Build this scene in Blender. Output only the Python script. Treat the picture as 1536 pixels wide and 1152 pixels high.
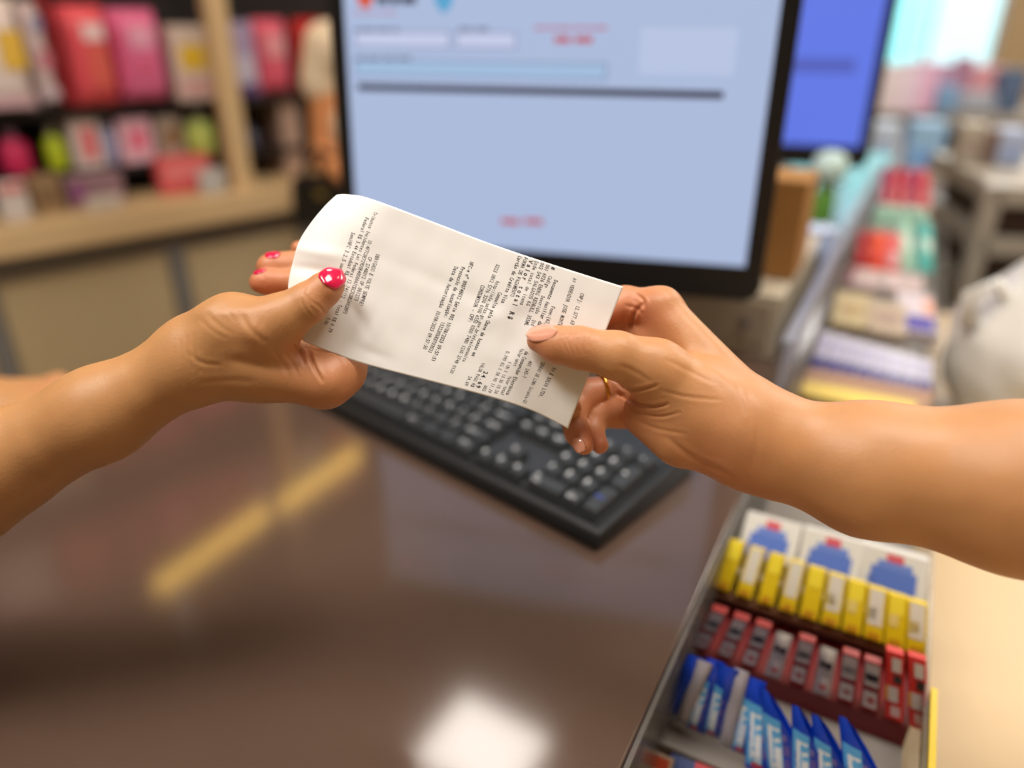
import bpy, bmesh, math, random
import numpy as np
from mathutils import Vector, Matrix, Euler

for o in list(bpy.data.objects): bpy.data.objects.remove(o)
SC = bpy.context.scene
COL = SC.collection
R = math.radians

# ---------------------------------------------------------------- camera
F = 1120.0; TH = R(26); CH = 0.38
CT, ST = math.cos(TH), math.sin(TH)
cam_d = bpy.data.cameras.new('camera'); cam = bpy.data.objects.new('camera', cam_d); COL.objects.link(cam)
cam.location = (0, 0, CH); cam.rotation_euler = (R(90) - TH, 0, 0)
cam_d.sensor_width = 36; cam_d.lens = 36 * F / 1536; cam_d.clip_start = 0.02; cam_d.clip_end = 200
cam_d.dof.use_dof = True; cam_d.dof.focus_distance = 0.397; cam_d.dof.aperture_fstop = 26.25 / 13.0
SC.camera = cam

# ---------------------------------------------------------------- world (daylight outside the shop front)
w = bpy.data.worlds.new('world'); SC.world = w; w.use_nodes = True
w.node_tree.nodes['Background'].inputs[0].default_value = (0.62, 0.86, 1.0, 1)
w.node_tree.nodes['Background'].inputs[1].default_value = 3.0

# ---------------------------------------------------------------- exposure
SC.view_settings.view_transform = 'Standard'; SC.view_settings.look = 'None'
SC.view_settings.exposure = 0.0; SC.view_settings.gamma = 1; SC.view_settings.use_curve_mapping = False

# shop ceiling lighting: large diffusing panels that stand in the ceiling grid
def area(name, loc, sx, sy, power, col, rz=0.0):
    l = bpy.data.lights.new(name, 'AREA'); l.shape = 'RECTANGLE'; l.size = sx; l.size_y = sy; l.energy = power; l.color = col
    o = bpy.data.objects.new(name, l); COL.objects.link(o); o.location = loc; o.rotation_euler = (0, 0, rz); return o
WARM = (1.0, 0.945, 0.875)
area('ceiling_light_glow', (-0.85, 0.12, 1.87), 1.0, 0.5, 36, WARM, R(-28))
area('ceiling_light_glow', (0.55, 0.45, 1.87), 1.0, 0.5, 26, WARM, R(-28))
area('ceiling_light_glow', (2.4, 2.3, 1.87), 1.2, 0.6, 55, (1.0, 0.95, 0.88), R(-28))
area('ceiling_light_glow', (3.2, 5.2, 1.87), 1.2, 0.6, 45, (1.0, 0.97, 0.93), R(-28))

# ---------------------------------------------------------------- helpers
def camspace(x, y, d): return ((x - 768) / F * d, (576 - y) / F * d, d)
def c2w(p):
    x, y, z = p
    return Vector((x, z * CT + y * ST, CH - z * ST + y * CT))
def P(x, y, d): return c2w(camspace(x, y, d))
def RAY(x, y):
    u = x - 768; v = 576 - y
    return Vector((u, F * CT + v * ST, -F * ST + v * CT))
def ON(x, y, z=0.0):
    a = RAY(x, y); k = (z - CH) / a.z
    return Vector((a.x * k, a.y * k, z))

def lin(c):
    c = [v / 255.0 for v in c[:3]]
    return tuple(v / 12.92 if v <= 0.04045 else ((v + 0.055) / 1.055) ** 2.4 for v in c) + (1.0,)
MATS = {}
def mat(name, col, rough=0.5, metal=0.0, emis=0.0, noise=0.0, nscale=20.0, bump=0.0, bscale=200.0, coat=0.0, trans=0.0, stretch=None, alpha=1.0):
    if name in MATS: return MATS[name]
    m = bpy.data.materials.new(name); m.use_nodes = True
    nt = m.node_tree; b = nt.nodes['Principled BSDF']
    c = lin(col)
    b.inputs['Base Color'].default_value = c
    b.inputs['Roughness'].default_value = rough; b.inputs['Metallic'].default_value = metal
    if coat: b.inputs['Coat Weight'].default_value = coat; b.inputs['Coat Roughness'].default_value = 0.05
    if trans: b.inputs['Transmission Weight'].default_value = trans
    if alpha < 1: b.inputs['Alpha'].default_value = alpha
    if emis:
        b.inputs['Emission Color'].default_value = c; b.inputs['Emission Strength'].default_value = emis
    if noise or bump:
        tc = nt.nodes.new('ShaderNodeTexCoord'); mp = nt.nodes.new('ShaderNodeMapping')
        nt.links.new(tc.outputs['Object'], mp.inputs[0])
        if stretch: mp.inputs['Scale'].default_value = stretch
    if noise:
        n = nt.nodes.new('ShaderNodeTexNoise'); n.inputs['Scale'].default_value = nscale; n.inputs['Detail'].default_value = 5
        nt.links.new(mp.outputs[0], n.inputs['Vector'])
        mx = nt.nodes.new('ShaderNodeMix'); mx.data_type = 'RGBA'
        mx.inputs[6].default_value = tuple(v * (1 - noise) for v in c[:3]) + (1,)
        mx.inputs[7].default_value = tuple(min(1, v * (1 + noise)) for v in c[:3]) + (1,)
        nt.links.new(n.outputs['Fac'], mx.inputs[0]); nt.links.new(mx.outputs[2], b.inputs['Base Color'])
    if bump:
        n = nt.nodes.new('ShaderNodeTexNoise'); n.inputs['Scale'].default_value = bscale; n.inputs['Detail'].default_value = 4
        nt.links.new(mp.outputs[0], n.inputs['Vector'])
        bp = nt.nodes.new('ShaderNodeBump'); bp.inputs['Strength'].default_value = bump; bp.inputs['Distance'].default_value = 0.001
        nt.links.new(n.outputs['Fac'], bp.inputs['Height']); nt.links.new(bp.outputs[0], b.inputs['Normal'])
    MATS[name] = m; return m
def cm(col, rough=0.45, **k):          # plain printed/painted colour by its rgb
    return mat('paint_%d_%d_%d' % tuple(col), col, rough, **k)

def tag(o, label=None, cat=None, group=None, kind=None):
    if label: o['label'] = label
    if cat: o['category'] = cat
    if group: o['group'] = group
    if kind: o['kind'] = kind
    return o
def empty(name, loc=(0, 0, 0), rz=0.0, label=None, cat=None, group=None):
    o = bpy.data.objects.new(name, None); COL.objects.link(o); o.location = loc; o.rotation_euler = (0, 0, rz)
    o.empty_display_size = 0.02
    return tag(o, label, cat, group)
def mesh_obj(name, verts, faces, mats, parent=None, smooth=False, fm=None):
    me = bpy.data.meshes.new(name); me.from_pydata([tuple(v) for v in verts], [], [tuple(f) for f in faces]); me.update()
    if not isinstance(mats, (list, tuple)): mats = [mats]
    for m in mats: me.materials.append(m)
    if fm is not None: me.polygons.foreach_set('material_index', fm)
    if smooth: me.polygons.foreach_set('use_smooth', [True] * len(me.polygons))
    o = bpy.data.objects.new(name, me); COL.objects.link(o)
    if parent: o.parent = parent
    return o

class MB:                                # collects simple shapes for ONE mesh object
    def __init__(s): s.v = []; s.f = []; s.m = []
    def add(s, vs, fs, mi=0):
        n = len(s.v); s.v += [Vector(v) for v in vs]; s.f += [tuple(i + n for i in f) for f in fs]; s.m += [mi] * len(fs)
    def box(s, c, size, mi=0, M=None, taper=1.0):
        hx, hy, hz = size[0] / 2, size[1] / 2, size[2] / 2
        vs = []
        for z, t in ((-hz, 1), (hz, taper)):
            for x, y in ((-1, -1), (1, -1), (1, 1), (-1, 1)): vs.append(Vector((x * hx * t, y * hy * t, z)))
        if M is not None: vs = [M @ v for v in vs]
        vs = [v + Vector(c) for v in vs]
        s.add(vs, [(3, 2, 1, 0), (4, 5, 6, 7), (0, 1, 5, 4), (1, 2, 6, 5), (2, 3, 7, 6), (3, 0, 4, 7)], mi); return s
    def prism(s, pts, axis, a, b, mi=0):  # polygon extruded along an axis
        n = len(pts)
        def mk(p, t):
            if axis == 'x': return (t, p[0], p[1])
            if axis == 'y': return (p[0], t, p[1])
            return (p[0], p[1], t)
        vs = [mk(p, a) for p in pts] + [mk(p, b) for p in pts]
        s.add(vs, [tuple(range(n))[::-1], tuple(range(n, 2 * n))] + [(i, (i + 1) % n, n + (i + 1) % n, n + i) for i in range(n)], mi); return s
    def lathe(s, prof, c=(0, 0, 0), n=16, mi=0, sx=1, sy=1):
        vs = []; fs = []
        for r, z in prof:
            for i in range(n):
                a = 2 * math.pi * i / n; vs.append((c[0] + r * math.cos(a) * sx, c[1] + r * math.sin(a) * sy, c[2] + z))
        for j in range(len(prof) - 1):
            for i in range(n): fs.append((j * n + i, j * n + (i + 1) % n, (j + 1) * n + (i + 1) % n, (j + 1) * n + i))
        fs.append(tuple(range(n))[::-1]); fs.append(tuple((len(prof) - 1) * n + i for i in range(n)))
        s.add(vs, fs, mi); return s
    def tube(s, pts, r, n=8, mi=0, closed=False):
        pts = [Vector(p) for p in pts]; vs = []; fs = []; N = len(pts)
        for i, p in enumerate(pts):
            t = (pts[(i + 1) % N] - pts[i - 1]) if closed else (pts[min(i + 1, N - 1)] - pts[max(i - 1, 0)])
            t.normalize(); a = t.orthogonal().normalized() if i == 0 else (a - t * a.dot(t)).normalized()
            b = t.cross(a); rr = r[i] if isinstance(r, (list, tuple)) else r
            for k in range(n):
                g = 2 * math.pi * k / n; vs.append(p + (a * math.cos(g) + b * math.sin(g)) * rr)
        for i in range(N if closed else N - 1):
            j = (i + 1) % N
            for k in range(n): fs.append((i * n + k, i * n + (k + 1) % n, j * n + (k + 1) % n, j * n + k))
        if not closed: fs.append(tuple(range(n))[::-1]); fs.append(tuple((N - 1) * n + k for k in range(n)))
        s.add(vs, fs, mi); return s
    def out(s, name, mats, parent=None, smooth=False, bevel=0.0, seg=2):
        o = mesh_obj(name, s.v, s.f, mats, parent, smooth, s.m)
        bm = bmesh.new(); bm.from_mesh(o.data); bmesh.ops.recalc_face_normals(bm, faces=bm.faces); bm.to_mesh(o.data); bm.free()
        if bevel:
            md = o.modifiers.new('bevel', 'BEVEL'); md.width = bevel; md.segments = seg; md.limit_method = 'ANGLE'; md.angle_limit = R(40)
            for p in o.data.polygons: p.use_smooth = True
            try: md.harden_normals = True
            except Exception: pass
        return o
def bx(name, c, size, m, parent=None, bevel=0.0, seg=2, M=None, taper=1.0):
    return MB().box(c, size, 0, M, taper).out(name, m, parent, bevel=bevel, seg=seg)
def dup(root):
    c = root.copy(); COL.objects.link(c)
    for ch in root.children:
        d = ch.copy(); COL.objects.link(d); d.parent = c; d.matrix_parent_inverse = ch.matrix_parent_inverse.copy()
        for g in ch.children:
            e = g.copy(); COL.objects.link(e); e.parent = d
    return c
def attach(child, parent):               # keep the world place of a mesh made in world coordinates
    bpy.context.view_layer.update()
    child.parent = parent; child.matrix_parent_inverse = parent.matrix_world.inverted()

# ---------------------------------------------------------------- glyphs for printed writing
GL = {}
def glyph(ch, bold=0.0):
    k = (ch, bold)
    if k in GL: return GL[k]
    cu = bpy.data.curves.new('g', 'FONT'); cu.body = ch; cu.size = 1.0; cu.resolution_u = 2; cu.offset = bold
    ob = bpy.data.objects.new('g', cu); COL.objects.link(ob)
    dg = bpy.context.evaluated_depsgraph_get(); me = ob.evaluated_get(dg).to_mesh()
    vs = [(v.co.x, v.co.y) for v in me.vertices]; fs = [tuple(p.vertices) for p in me.polygons]
    ob.evaluated_get(dg).to_mesh_clear(); bpy.data.objects.remove(ob); bpy.data.curves.remove(cu)
    if vs:
        x0 = min(v[0] for v in vs); x1 = max(v[0] for v in vs); c = (x0 + x1) / 2; wd = max(x1 - x0, 1e-6)
    else: c = 0; wd = 1
    GL[k] = (vs, fs, c, wd); return GL[k]
def set_text(mb, s, fn, adv, cap, bold=0.0, mi=0, fill=0.84, condense=None):
    """lay text along x (advance adv), capital height cap; fn maps (x,y) to a point"""
    for i, ch in enumerate(s):
        if ch == ' ': continue
        vs, fs, c, wd = glyph(ch, bold)
        if not vs: continue
        sc = cap / 0.70
        sx = min(sc * 0.85, adv * fill / wd)
        mb.add([fn((i + 0.5) * adv + (v[0] - c) * sx, v[1] * sc) for v in vs], fs, mi)
# ================================================================ the setting
A28 = R(-28)
UV = Matrix.Rotation(A28, 4, 'Z')         # local x = to the right across the counter, local y = away along it
def uv(v, u, z=0.0): return UV @ Vector((v, u, z))
FLZ = -0.92; CEZ = 1.90
m_floor = mat('floor_tiles', (196, 178, 150), 0.25, noise=0.06, nscale=6)
m_wall = mat('wall_paint', (205, 190, 165), 0.7, noise=0.03, nscale=4)
m_ceil = mat('ceiling_board', (226, 220, 208), 0.85, noise=0.03, nscale=30)
def room_box(name, v0, v1, u0, u1, z0, z1, m):
    o = bx(name, (0, 0, 0), (1, 1, 1), m)
    me = o.data
    for vv in me.vertices:
        v = v0 if vv.co.x < 0 else v1; u = u0 if vv.co.y < 0 else u1; z = z0 if vv.co.z < 0 else z1
        vv.co = uv(v, u, z)
    return tag(o, kind='structure')
V0, V1, U0, U1 = -3.6, 3.6, -2.6, 8.0
room_box('floor', V0, V1, U0, U1, FLZ - 0.1, FLZ, m_floor)
room_box('ceiling', V0, V1, U0, U1, CEZ, CEZ + 0.1, m_ceil)
room_box('wall_left', V0 - 0.1, V0, U0, U1, FLZ, CEZ, m_wall)
room_box('wall_right', V1, V1 + 0.1, U0, U1, FLZ, CEZ, m_wall)
room_box('wall_back', V0, V1, U0 - 0.1, U0, FLZ, CEZ, m_wall)
# shop front: piers, low upstand and lintel with tall glazing between
m_al = mat('window_metal', (190, 192, 190), 0.35, metal=0.6)
m_pier = mat('pier_render', (188, 160, 120), 0.7)
wf = empty('wall_front', uv(0, U1), A28); tag(wf, kind='structure')
mbp = MB()
mbp.box(((V0 - 1.2) / 2, 0.05, (FLZ + CEZ) / 2), (-V0 - 1.2, 0.1, CEZ - FLZ)); mbp.out('pier', m_pier, wf)
MB().box(((0.37 + V1) / 2, 0.05, (FLZ + CEZ) / 2), (V1 - 0.37, 0.1, CEZ - FLZ)).out('pier', m_pier, wf)
MB().box((-0.415, 0.05, 1.75), (1.57, 0.1, 0.3)).out('lintel', m_pier, wf)
wn = empty('window_1', uv(0, U1), A28); tag(wn, kind='structure')
glass = mat('window_glass', (235, 250, 250), 0.02, trans=1.0)
for x in (-1.18, -0.67, -0.16, 0.35): MB().box((x, 0.03, 0.34), (0.05, 0.06, 2.5)).out('window_frame', m_al, wn)
for z in (FLZ + 0.05, 1.55): MB().box((-0.415, 0.03, z), (1.57, 0.06, 0.05)).out('window_frame', m_al, wn)
for x in (-0.925, -0.415, 0.095): MB().box((x, 0.03, 0.31), (0.46, 0.008, 2.4)).out('glass_pane', glass, wn)
# pavement and the building across the street
m_pave = mat('pavement', (175, 172, 165), 0.8, noise=0.1, nscale=5)
room_box('ground', -12, 12, U1 + 0.1, 24, FLZ - 0.2, FLZ - 0.05, m_pave)
ob = empty('building', uv(0, 22), A28, 'turquoise and white shop building across the street outside the window', 'building')
MB().box((-3.7, 1, 1.5), (6.2, 2, 5)).out('facade', mat('turquoise_wall', (196, 250, 240), 0.6, noise=0.05), ob)
MB().box((2.9, 1, 1.5), (7.0, 2, 5)).out('facade', mat('white_wall', (250, 245, 235), 0.6, noise=0.03), ob)
MB().box((-2.2, -0.03, 0.3), (1.6, 0.06, 2.4)).out('door', mat('blue_shutter', (90, 170, 205), 0.5), ob)
MB().box((3.2, -0.03, 0.9), (1.2, 0.06, 1.2)).out('window', mat('dark_pane', (90, 120, 130), 0.1), ob)

# ceiling lights that the glossy counter mirrors
def light_fix(name, label, c, L, W, rz, em, col, shade=None):
    t = empty(name, (c[0], c[1], shade or CEZ), rz, label, 'ceiling light')
    if shade:
        for sx in (-1, 1): MB().box((sx * L * .35, 0, (CEZ - shade) / 2), (.008, .008, CEZ - shade)).out('hanger_rod', mat('steel', (180, 180, 182), .3, metal=1), t)
    m_h = mat('fixture_white', (235, 232, 225), 0.5)
    MB().box((0, 0, -0.012), (L + 0.06, W + 0.04, 0.024)).out('housing', m_h, t, bevel=0.003)
    mm = mat('diffuser_%s_%d' % (name, int(em * 10)), col, 0.5, emis=em)
    if shade: MB().tube([(-L / 2, 0, -0.045), (L / 2, 0, -0.045)], W / 2, 12).out('tube', mm, t, smooth=True)
    else: MB().box((0, 0, -0.028), (L, W, 0.008)).out('diffuser', mm, t)
    return t
light_fix('tube_light', 'nearer warm fluorescent tube hung before the shelves, mirrored in the counter', (-0.935, 1.89), 0.43, 0.036, math.atan2(0.38, 0.21), 9, (255, 206, 100), 1.15)
light_fix('tube_light', 'farther warm fluorescent tube hung before the shelves, mirrored in the counter', (-0.69, 2.285), 0.40, 0.036, math.atan2(0.35, 0.20), 9, (255, 206, 100), 1.15)
light_fix('panel_light', 'square white panel light on the ceiling mirrored beside the candy rack', (-0.10, 1.76), 0.36, 0.30, R(-32), 18, (255, 246, 236))
light_fix('strip_light', 'long white strip light on the ceiling above the shelves', (-1.0, 0.2), 1.2, 0.12, R(62), 6, (255, 238, 210))
light_fix('spot_light', 'small round-cornered white light on the ceiling right of the counter', (1.7, 1.2), 0.3, 0.3, R(-28), 8, (255, 240, 220))

# ================================================================ counter
m_desk = mat('counter_laminate', (84, 66, 56), 0.10, noise=0.10, nscale=9)
_nt = m_desk.node_tree; _b = _nt.nodes['Principled BSDF']; _b.inputs['Specular IOR Level'].default_value = 0.62
VL = -0.079                                # right edge of the dark counter (rack starts here)
pl = ON(0, 620); LV = (UV.inverted() @ pl).x
desk = empty('counter', uv(0, 0, FLZ), A28, 'glossy dark brown checkout counter under the keyboard and monitor', 'counter')
def dz(z): return z - FLZ
MB().box(((LV + VL) / 2, 0.95, dz(-0.015)), (VL - LV, 3.5, 0.03)).out('counter_top', m_desk, desk, bevel=0.002)
m_cab = mat('counter_panel', (150, 138, 120), 0.5, noise=0.08, nscale=12)
MB().box(((LV + VL) / 2, 0.95, dz(FLZ / 2 - 0.015)), (VL - LV - 0.05, 3.4, -FLZ - 0.03)).out('cabinet_body', m_cab, desk)

# lower cream bench on the customer side, carrying the candy rack
m_cream = mat('cream_bench', (206, 176, 128), 0.4, noise=0.05, nscale=6)
bench = empty('customer_bench', uv(0, 0, FLZ), A28, 'cream laminate customer shelf running along the right of the candy rack', 'counter')
BZ = -0.13
MB().box((0.364, 0.5, dz(BZ - 0.015)), (0.88, 2.2, 0.03)).out('bench_top', m_cream, bench, bevel=0.003)
MB().box((0.364, 0.5, dz((FLZ + BZ) / 2 - 0.015)), (0.82, 2.1, BZ - FLZ - 0.03)).out('bench_body', m_cab, bench)
# ================================================================ hands: implicit surfaces of tapered bones, meshed with surface nets
def bone(a, b, sub=1):
    """a, b = (px, py, depth, radius_px)"""
    pa = np.array(camspace(*a[:3]), dtype=np.float32); pb = np.array(camspace(*b[:3]), dtype=np.float32)
    return (pa, pb, a[3] * a[2] / F, b[3] * b[2] / F)
def chain(*js): return [bone(js[i], js[i + 1]) for i in range(len(js) - 1)]
def d_bone(p, b):
    pa, pb, ra, rb = b; ab = pb - pa; L = float(ab @ ab) + 1e-12
    q = p - pa; t = np.clip((q @ ab) / L, 0, 1)
    t2 = t * t * (3 - 2 * t) * 0.35 + t * 0.65
    return np.sqrt(((q - t[..., None] * ab) ** 2).sum(-1)) - (ra + (rb - ra) * t2)
def smin(a, b, k):
    h = np.maximum(k - np.abs(a - b), 0) / k
    return np.minimum(a, b) - h * h * k * 0.25
def f_group(p, bones, k):
    d = None
    for b in bones:
        e = d_bone(p, b); d = e if d is None else smin(d, e, k)
    return d
class Body:
    def __init__(s, palm, fingers, kp=0.012): s.palm = palm; s.fingers = fingers; s.kp = kp
    def f(s, p):
        base = f_group(p, s.palm, s.kp); out = base
        for bones, k, kj in s.fingers:
            e = f_group(p, bones, k); e = smin(e, base, kj); out = smin(out, e, 0.0012)
        return out
def surface_nets(body, lo, hi, h):
    lo = np.array(lo, np.float32); n = np.ceil((np.array(hi) - lo) / h).astype(int) + 1
    B = 8; nb = (n + B - 1) // B; n = nb * B
    cen = [lo[i] + (np.arange(nb[i]) * B + (B - 1) / 2) * h for i in range(3)]
    g = np.stack(np.meshgrid(*cen, indexing='ij'), -1).astype(np.float32)
    fc = body.f(g.reshape(-1, 3)).reshape(nb)
    G = np.where(np.repeat(np.repeat(np.repeat(fc, B, 0), B, 1), B, 2) > 0, 1.0, -1.0).astype(np.float32)
    keep = np.argwhere(np.abs(fc) < h * B * 0.95 + 0.004)
    off = np.stack(np.meshgrid(*[np.arange(B)] * 3, indexing='ij'), -1).reshape(-1, 3)
    for s0 in range(0, len(keep), 600):
        kk = keep[s0:s0 + 600]; idx = (kk[:, None, :] * B + off[None]).reshape(-1, 3)
        G[idx[:, 0], idx[:, 1], idx[:, 2]] = body.f((lo + idx * h).astype(np.float32))
    S = G < 0
    cells = tuple(m - 1 for m in n)
    cnt = np.zeros(cells, np.int8)
    cor = [(i, j, k) for i in (0, 1) for j in (0, 1) for k in (0, 1)]
    sl = lambda c: tuple(slice(c[i], n[i] - 1 + c[i]) for i in range(3))
    for c in cor: cnt += S[sl(c)]
    act = np.argwhere((cnt > 0) & (cnt < 8))
    vid = -np.ones(cells, np.int64); vid[act[:, 0], act[:, 1], act[:, 2]] = np.arange(len(act))
    acc = np.zeros((len(act), 3)); num = np.zeros(len(act))
    for c in cor:
        for ax in range(3):
            if c[ax]: continue
            e = list(c); e[ax] = 1
            a = G[tuple((act + c).T)]; b = G[tuple((act + e).T)]
            m = (a < 0) != (b < 0); t = np.where(m, a / np.where(m, a - b, 1), 0)
            p = np.tile(np.array(c, float), (len(act), 1)); p[:, ax] += t
            acc[m] += p[m]; num += m
    V = lo + (act + acc / num[:, None]) * h
    quads = []
    for ax in range(3):
        a1, a2 = (ax + 1) % 3, (ax + 2) % 3
        s0 = [slice(1, m - 1) for m in n]; s1 = list(s0); s0[ax] = slice(0, n[ax] - 1); s1[ax] = slice(1, n[ax])
        A = S[tuple(s0)]; Bn = S[tuple(s1)]
        for flip, mask in ((False, A & ~Bn), (True, ~A & Bn)):
            e = np.argwhere(mask); st = np.array([1, 1, 1]); st[ax] = 0; e = e + st
            def at(d1, d2):
                q = e.copy(); q[:, a1] -= d1; q[:, a2] -= d2; return vid[q[:, 0], q[:, 1], q[:, 2]]
            q = np.stack([at(1, 1), at(0, 1), at(0, 0), at(1, 0)], 1)
            if flip: q = q[:, ::-1]
            quads.append(q)
    Q = np.concatenate(quads); Q = Q[(Q >= 0).all(1)]
    return V, Q
def to_world(V):
    x, y, z = V[:, 0], V[:, 1], V[:, 2]
    return np.stack([x, z * CT + y * ST, CH - z * ST + y * CT], 1)
def smooth_noise(P3, scale, seed):
    rng = np.random.RandomState(seed); out = np.zeros(len(P3))
    for i in range(10):
        k = rng.normal(size=3); k /= np.linalg.norm(k); out += np.sin(P3 @ k * scale * rng.uniform(0.6, 1.5) + rng.uniform(0, 6.28))
    return out / 10
def build_body(name, body, lo, hi, h, material, creases=(), bumps=(), pink=(), subd=1):
    V, Q = surface_nets(body, lo, hi, h)
    W3 = to_world(V); q0, q1, q2 = W3[Q[:, 0]], W3[Q[:, 1]], W3[Q[:, 2]]
    if (q0 * np.cross(q1 - q0, q2 - q0)).sum() - (W3.mean(0) * np.cross(q1 - q0, q2 - q0)).sum() < 0: Q = Q[:, ::-1]
    o = mesh_obj(name, W3, Q, material, smooth=True)
    if subd:
        md = o.modifiers.new('s', 'SUBSURF'); md.levels = subd; md.render_levels = subd
        dg = bpy.context.evaluated_depsgraph_get(); me = bpy.data.meshes.new_from_object(o.evaluated_get(dg))
        o.modifiers.clear(); old = o.data; o.data = me; bpy.data.meshes.remove(old)
    me = o.data; N = len(me.vertices)
    co = np.empty(N * 3); me.vertices.foreach_get('co', co); co = co.reshape(-1, 3)
    no = np.empty(N * 3); me.vertices.foreach_get('normal', no); no = no.reshape(-1, 3)
    rel = co - np.array([0, 0, CH]); dep = rel[:, 1] * CT - rel[:, 2] * ST; up = rel[:, 1] * ST + rel[:, 2] * CT
    px = 768 + rel[:, 0] / dep * F; py = 576 - up / dep * F
    facing = -(rel * no).sum(1) / np.linalg.norm(rel, axis=1); gate = np.clip(facing * 3, 0, 1)
    disp = np.zeros(N)
    for cr in creases:
        pts, wd, amp = cr[0], cr[1], cr[2]; P_ = np.array(pts, float)
        for _ in range(2): P_ = np.concatenate([P_[:1], np.stack([P_[:-1] * .75 + P_[1:] * .25, P_[:-1] * .25 + P_[1:] * .75], 1).reshape(-1, 2), P_[-1:]])
        g_ = wd * 6
        ii = np.nonzero((px > P_[:, 0].min() - g_) & (px < P_[:, 0].max() + g_) & (py > P_[:, 1].min() - g_) & (py < P_[:, 1].max() + g_) & (gate > 0))[0]
        if not len(ii): continue
        X, Y = px[ii], py[ii]; best = np.full(len(ii), 1e9); tt = np.zeros(len(ii)); m = len(P_) - 1
        for i in range(m):
            a = P_[i]; ab = P_[i + 1] - a
            qx = X - a[0]; qy = Y - a[1]; t = np.clip((qx * ab[0] + qy * ab[1]) / (ab @ ab), 0, 1)
            dd = np.hypot(qx - t * ab[0], qy - t * ab[1]); k = dd < best
            best[k] = dd[k]; tt[k] = ((i + t) / m)[k]
        fade = np.sin(np.clip(tt, 0.03, 0.97) * math.pi) ** 0.5
        disp[ii] += (-amp * 0.001 * np.exp(-(best / wd) ** 2) + amp * 0.00035 * np.exp(-((best - wd * 2.2) / (wd * 1.3)) ** 2)) * fade * gate[ii]
    for (bxp, byp, rx, ry, ang, amp) in bumps:
        ca, sa = math.cos(R(ang)), math.sin(R(ang)); u = (px - bxp) * ca + (py - byp) * sa; v = -(px - bxp) * sa + (py - byp) * ca
        disp += amp * 0.001 * np.exp(-(u / rx) ** 2 - (v / ry) ** 2) * gate
    disp += 0.00012 * smooth_noise(co, 420, 3) + 0.00035 * smooth_noise(co, 95, 4)
    co2 = co + no * disp[:, None]; me.vertices.foreach_set('co', co2.ravel())
    # redder skin at fingertips and palm: a real colour of the skin
    tint = np.zeros(N)
    for (tx, ty, td, rr, amt) in pink:
        c = np.array(P(tx, ty, td)); tint = np.maximum(tint, amt * np.exp(-((co - c) ** 2).sum(1) / (rr * rr)))
    at = me.color_attributes.new('tint', 'FLOAT_COLOR', 'POINT')
    at.data.foreach_set('color', np.stack([tint, tint, tint, np.ones(N)], 1).ravel())
    me.update(); return o

def skin_mat(name, base, redder):
    m = bpy.data.materials.new(name); m.use_nodes = True; nt = m.node_tree; b = nt.nodes['Principled BSDF']; L = nt.links.new
    at = nt.nodes.new('ShaderNodeAttribute'); at.attribute_name = 'tint'
    tc = nt.nodes.new('ShaderNodeTexCoord')
    n1 = nt.nodes.new('ShaderNodeTexNoise'); n1.inputs['Scale'].default_value = 45; n1.inputs['Detail'].default_value = 6; L(tc.outputs['Object'], n1.inputs['Vector'])
    mx0 = nt.nodes.new('ShaderNodeMix'); mx0.data_type = 'RGBA'
    c = lin(base); r = lin(redder)
    mx0.inputs[6].default_value = tuple(v * 0.86 for v in c[:3]) + (1,); mx0.inputs[7].default_value = tuple(min(1, v * 1.13) for v in c[:3]) + (1,)
    L(n1.outputs['Fac'], mx0.inputs[0])
    mx = nt.nodes.new('ShaderNodeMix'); mx.data_type = 'RGBA'; L(at.outputs['Fac'], mx.inputs[0]); L(mx0.outputs[2], mx.inputs[6]); mx.inputs[7].default_value = r
    L(mx.outputs[2], b.inputs['Base Color'])
    b.inputs['Roughness'].default_value = 0.47; b.inputs['Subsurface Weight'].default_value = 0.16
    b.inputs['Subsurface Radius'].default_value = (0.9, 0.35, 0.2); b.inputs['Subsurface Scale'].default_value = 0.006
    vo = nt.nodes.new('ShaderNodeTexVoronoi'); vo.inputs['Scale'].default_value = 900; L(tc.outputs['Object'], vo.inputs['Vector'])
    n2 = nt.nodes.new('ShaderNodeTexNoise'); n2.inputs['Scale'].default_value = 330; n2.inputs['Detail'].default_value = 4; L(tc.outputs['Object'], n2.inputs['Vector'])
    ad = nt.nodes.new('ShaderNodeMath'); ad.operation = 'ADD'; L(vo.outputs['Distance'], ad.inputs[0]); L(n2.outputs['Fac'], ad.inputs[1])
    bp = nt.nodes.new('ShaderNodeBump'); bp.inputs['Strength'].default_value = 0.10; bp.inputs['Distance'].default_value = 0.0006
    L(ad.outputs[0], bp.inputs['Height']); L(bp.outputs[0], b.inputs['Normal'])
    return m
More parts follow.
